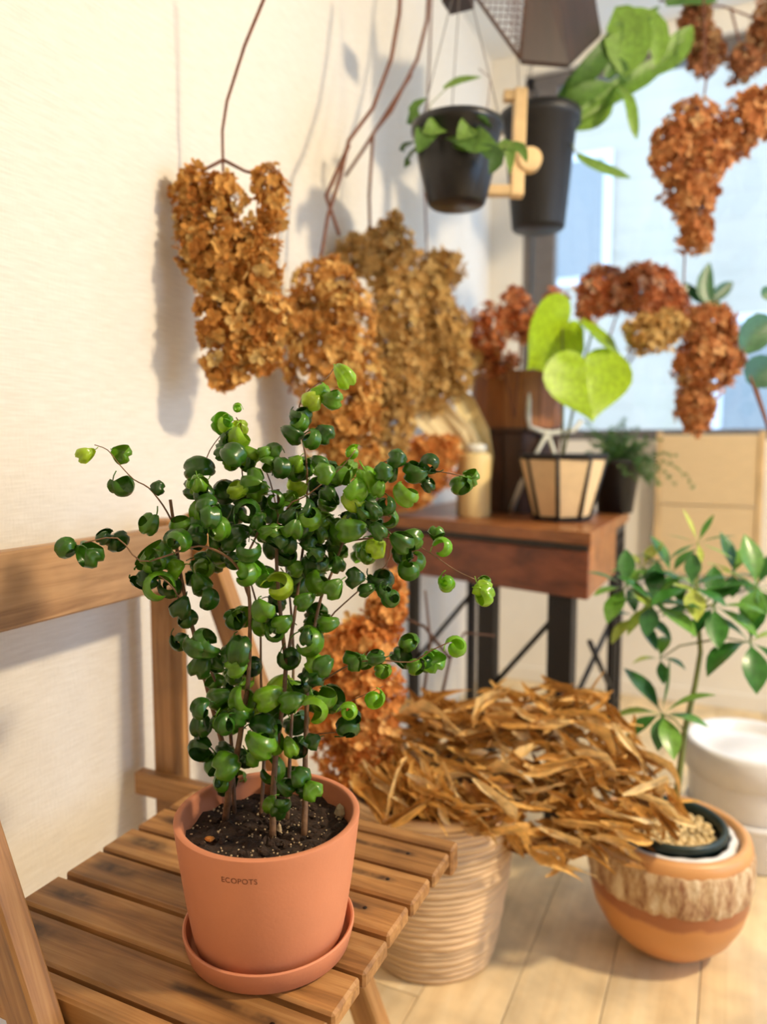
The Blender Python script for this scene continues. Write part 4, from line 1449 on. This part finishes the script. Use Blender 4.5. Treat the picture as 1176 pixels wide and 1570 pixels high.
def strap(parent, P0, pts, w_, mat, nrm=None, prof=(.35, .8, 1, .9, .6, .04), name='leaf', fold=.2):
    P = [W(*p) for p in pts]
    Q = []
    n = 7
    for i in range(n):
        t = i / (n - 1) * (len(P) - 1)
        j = min(int(t), len(P) - 2)
        Q.append(P[j].lerp(P[j + 1], t - j))
    if len(P) > 2:
        Q = [Q[0]] + [(Q[i - 1] + 2 * Q[i] + Q[i + 1]) / 4 for i in range(1, n - 1)] + [Q[-1]]
    wd = [w_ * float(np.interp(i / (n - 1), np.linspace(0, 1, len(prof)), prof)) for i in range(n)]
    return obj(name, MB().ribbon(Q, wd, nrm or -FWD, 4, fold), M[mat], parent)


H2 = HD - .12
for pts, w_ in (([(690, 210, HD), (720, 215, H2), (762, 222, H2)], 24), ([(675, 205, HD), (705, 205, H2), (735, 235, H2)], 18), ([(660, 205, HD), (655, 200, H2), (640, 235, H2)], 18), ([(740, 200, HD), (735, 190, HD), (715, 230, H2)], 22), ([(745, 210, HD), (752, 190, HD), (756, 178, HD)], 14),
                ([(735, 225, H2), (765, 240, H2), (750, 268, H2)], 13), ([(760, 230, H2), (782, 220, H2), (782, 268, H2)], 10), ([(770, 225, H2), (800, 225, H2), (808, 250, H2)], 8), ([(648, 205, HD), (630, 165, HD), (655, 150, HD)], 8), ([(630, 180, HD), (628, 195, HD), (632, 160, HD)], 6), ([(680, 135, HD), (705, 122, HD), (738, 118, HD)], 6), ([(640, 215, H2), (625, 225, HD), (612, 230, HD)], 10), ([(640, 225, H2), (630, 240, HD), (620, 258, HD)], 8), ([(700, 210, HD), (690, 190, HD), (665, 185, HD)], 16), ([(690, 200, HD), (670, 192, H2), (648, 205, H2)], 16), ([(730, 205, HD), (722, 192, H2), (700, 215, H2)], 18), ([(745, 205, HD), (740, 185, H2), (745, 178, H2)], 14)):
    strap(hp1, None, pts, w_ * kh, 'hoya')
obj('vine', MB().tube([W(650, 205, HD), W(660, 160, HD), W(690, 130, HD)], .0012, 5), M['greenstem'], hp1)
obj('vine', MB().tube([W(735, 205, HD), W(748, 160, HD), W(752, 120, HD), W(734, 105, HD)], .001, 5), M['stemred'], hp1)
obj('vine', MB().tube([W(740, 205, HD), W(760, 225, H2), W(790, 222, H2)], .0012, 5), M['greenstem'], hp1)

# tall black pot with broad flat succulent leaves
ED = 2.0
ke = ED / F
ec = W(825, 352, ED)
ep = thing('hanging_pot', 'tall black pot hanging at the window, broad flat green leaves leaning right', 'hanging plant', ec)
obj('pot', MB().lathe(ec, [(.0001, 0), (38 * ke, 0), (40 * ke, 3 * ke), (54 * ke, 150 * ke), (60 * ke, 152 * ke), (61 * ke, 168 * ke), (55 * ke, 168 * ke), (53 * ke, 150 * ke), (.0001, 146 * ke)], 40), M['blackpot'], ep)
obj('soil', MB().disc((ec.x, ec.y, ec.z + 154 * ke), 54 * ke), M['soil'], ep, False)
for i in range(3):
    a = .4 + i * 2.094
    obj('wire', MB().tube([ec + Vector((58 * ke * math.cos(a), 58 * ke * math.sin(a), 164 * ke)), W(845, -60, ED), W(845, -140, ED)], .0012, 5), M['wire'], ep)
E2 = ED - .08
for pts, w_ in (([(840, 195, ED), (880, 130, ED), (950, 60, E2), (1010, 10, E2)], 17), ([(860, 190, ED), (890, 120, E2), (930, 80, E2), (955, 30, E2)], 16), ([(935, 30, E2), (960, 40, E2), (962, 70, E2), (955, 118, E2)], 36), ([(960, 20, E2), (1000, 30, E2), (1012, 60, E2), (1005, 100, E2)], 17), ([(870, 195, ED), (905, 165, ED), (950, 135, ED), (1000, 115, ED), (1050, 60, ED)], 17), ([(1000, 110, ED), (1030, 85, ED), (1062, 40, ED)], 20), ([(945, 130, ED), (966, 150, E2), (970, 185, E2), (976, 214, E2)], 9), ([(885, 238, E2), (905, 250, E2), (935, 262, E2), (967, 273, E2)], 8), ([(850, 190, ED), (870, 160, E2), (900, 140, E2), (940, 128, E2)], 15), ([(880, 195, ED), (910, 185, ED), (940, 160, ED)], 14), ([(930, 120, E2), (945, 95, E2), (965, 125, E2)], 12), ([(1020, 5, ED), (1060, -5, ED), (1100, 2, ED)], 12)):
    strap(ep, None, pts, w_ * ke, 'epi', None, (.5, .8, 1, 1, .85, .1))
obj('vine', MB().tube([W(870, 205, ED), W(878, 225, E2), W(885, 238, E2)], .002, 5), M['greenstem'], ep)

# pale wooden bracket with a round knob, hanging between the two pots
BD2 = 1.84
kb2 = BD2 / F
wk = thing('wooden_hanger', 'pale wooden bracket-shaped hanger between the two black pots', 'hanger', W(793, 300, BD2))


def bar(p0, p1, w_):
    a, b_ = W(*p0, BD2), W(*p1, BD2)
    z = (b_ - a).normalized()
    y = FWD - z * FWD.dot(z)
    y.normalize()
    xx = y.cross(z)
    R3 = Matrix((xx, y, z)).transposed()
    L = (b_ - a).length
    me, _ = MB().box((-w_ / 2, -w_ / 2, -L / 2), (w_ / 2, w_ / 2, L / 2), .002).mesh('bar', M['palewood'], False, False)
    o = link('bar', me, (a + b_) / 2, wk)
    o.rotation_euler = R3.to_euler()


bar((798, 138), (792, 302), 19 * kb2)
bar((772, 148), (790, 148), 15 * kb2)
bar((742, 293), (786, 293), 15 * kb2)
kn = W(812, 246, BD2 - .01)
obj('knob', MB().tube([kn - FWD * .012, kn + FWD * .012], 18 * kb2, 20), M['palewood'], wk, True, None, 40)
obj('cord', MB().tube([W(796, 140, BD2), W(792, 60, BD2), W(790, -80, BD2)], .0012, 5), M['wire'], wk)

# dark wooden hanging box with a wire mesh side
XD = 1.75
kx_ = XD / F
hb = thing('hanging_wood_box', 'dark brown wooden box with a wire mesh side hanging at the ceiling', 'box', W(840, 95, XD))


def quadprism(pts, th, mat, name, parent):
    P = [W(*p) for p in pts]
    n = (P[1] - P[0]).cross(P[-1] - P[0]).normalized() * th
    k2 = len(P)
    vs = P + [p + n for p in P]
    fs = [tuple(range(k2))[::-1], tuple(range(k2, 2 * k2))] + [(i, (i + 1) % k2, k2 + (i + 1) % k2, k2 + i) for i in range(k2)]
    return obj(name, MB().add(vs, fs), mat, parent, False)


quadprism([(800, 92, XD), (872, 98, XD + .03), (850, -70, XD + .03), (818, -70, XD)], -.012, M['darkbox'], 'front_board', hb)
quadprism([(872, 98, XD + .03), (922, 50, XD + .16), (902, -70, XD + .16), (850, -70, XD + .03)], -.012, M['darkbox'], 'side_board', hb)
quadprism([(800, 92, XD), (872, 98, XD + .03), (922, 50, XD + .16), (845, 45, XD + .14)], -.01, M['darkbox'], 'bottom_board', hb)
wm = MB()
A0, A1, A2 = W(797, 90, XD - .005), W(812, -60, XD - .005), W(690, -60, XD + .10)
for i in range(15):
    t = i / 14
    wm.tube([A0.lerp(A1, t), A0.lerp(A2, t)], .0012, 4)
    wm.tube([A0.lerp(A1, t), A0.lerp(A2, t).lerp(A1, t)], .0011, 4)
    wm.tube([A0.lerp(A2, t), A1.lerp(A2, t)], .0011, 4)
obj('wire_mesh', wm, M['stemred'], hb)
obj('mesh_frame', MB().tube([A0, A1], .004, 6).tube([A0, A2], .004, 6), M['twig'], hb)
obj('cord', MB().tube([W(850, -70, XD + .05), W(850, -110, XD + .05)], .002, 5), M['wire'], hb)

sb = obj('hanging_shelf_board', MB().box((-.03, -.03, 0), (.03, .03, .05), .002, Matrix.Translation(W(702, 9, 1.72))), M['darkbox'], None, False)
tag(sb, 'tiny dark wooden block peeking in at the top edge beside the mesh', 'block')

# plant entering from the right side
RD = 1.75
kr = RD / F
rc = Vector((W(1430, 700, RD).x, W(1430, 700, RD).y, 0))
rp = thing('oval_leaf_plant', 'dark oval-leaved plant reaching in at the right edge before the window', 'potted plant', rc)
obj('pot', MB().lathe(rc, [(.0001, .001), (.10, .001), (.13, .24), (.137, .25), (.132, .26), (.122, .255), (.12, .22), (.0001, .21)], 40), M['blackpot'], rp)
obj('stem', MB().tube([rc + Vector((0, 0, .21)), W(1215, 760, RD), W(1176, 650, RD), W(1158, 600, RD), W(1142, 555, RD), W(1135, 520, RD)], [.007, .006, .004, .0035, .003, .002], 7), M['stemred'], rp)
obj('stem', MB().tube([W(1176, 650, RD), W(1150, 560, RD + .1), W(1110, 500, RD + .36), W(1090, 450, RD + .36)], [.004, .003, .0025, .002], 7), M['stemred'], rp)
for pts, w_ in (([(1140, 540, RD), (1160, 505, RD), (1190, 490, RD)], 26), ([(1150, 590, RD), (1165, 570, RD), (1195, 555, RD)], 28), ([(1168, 455, RD), (1176, 450, RD), (1190, 445, RD)], 12), ([(1088, 465, RD + .34), (1078, 440, RD + .34), (1088, 402, RD + .34)], 17), ([(1090, 460, RD + .34), (1108, 445, RD + .34), (1124, 432, RD + .34)], 13), ([(1088, 455, RD + .36), (1098, 475, RD + .34), (1110, 486, RD + .34)], 13), ([(1085, 465, RD + .36), (1062, 450, RD + .36), (1046, 432, RD + .36)], 11)):
    strap(rp, None, pts, w_ * kr, 'rubber', None, (.3, .85, 1, .95, .65, .05))

print('ficus leaves', LEAFN[0], 'objects', len(bpy.data.objects))
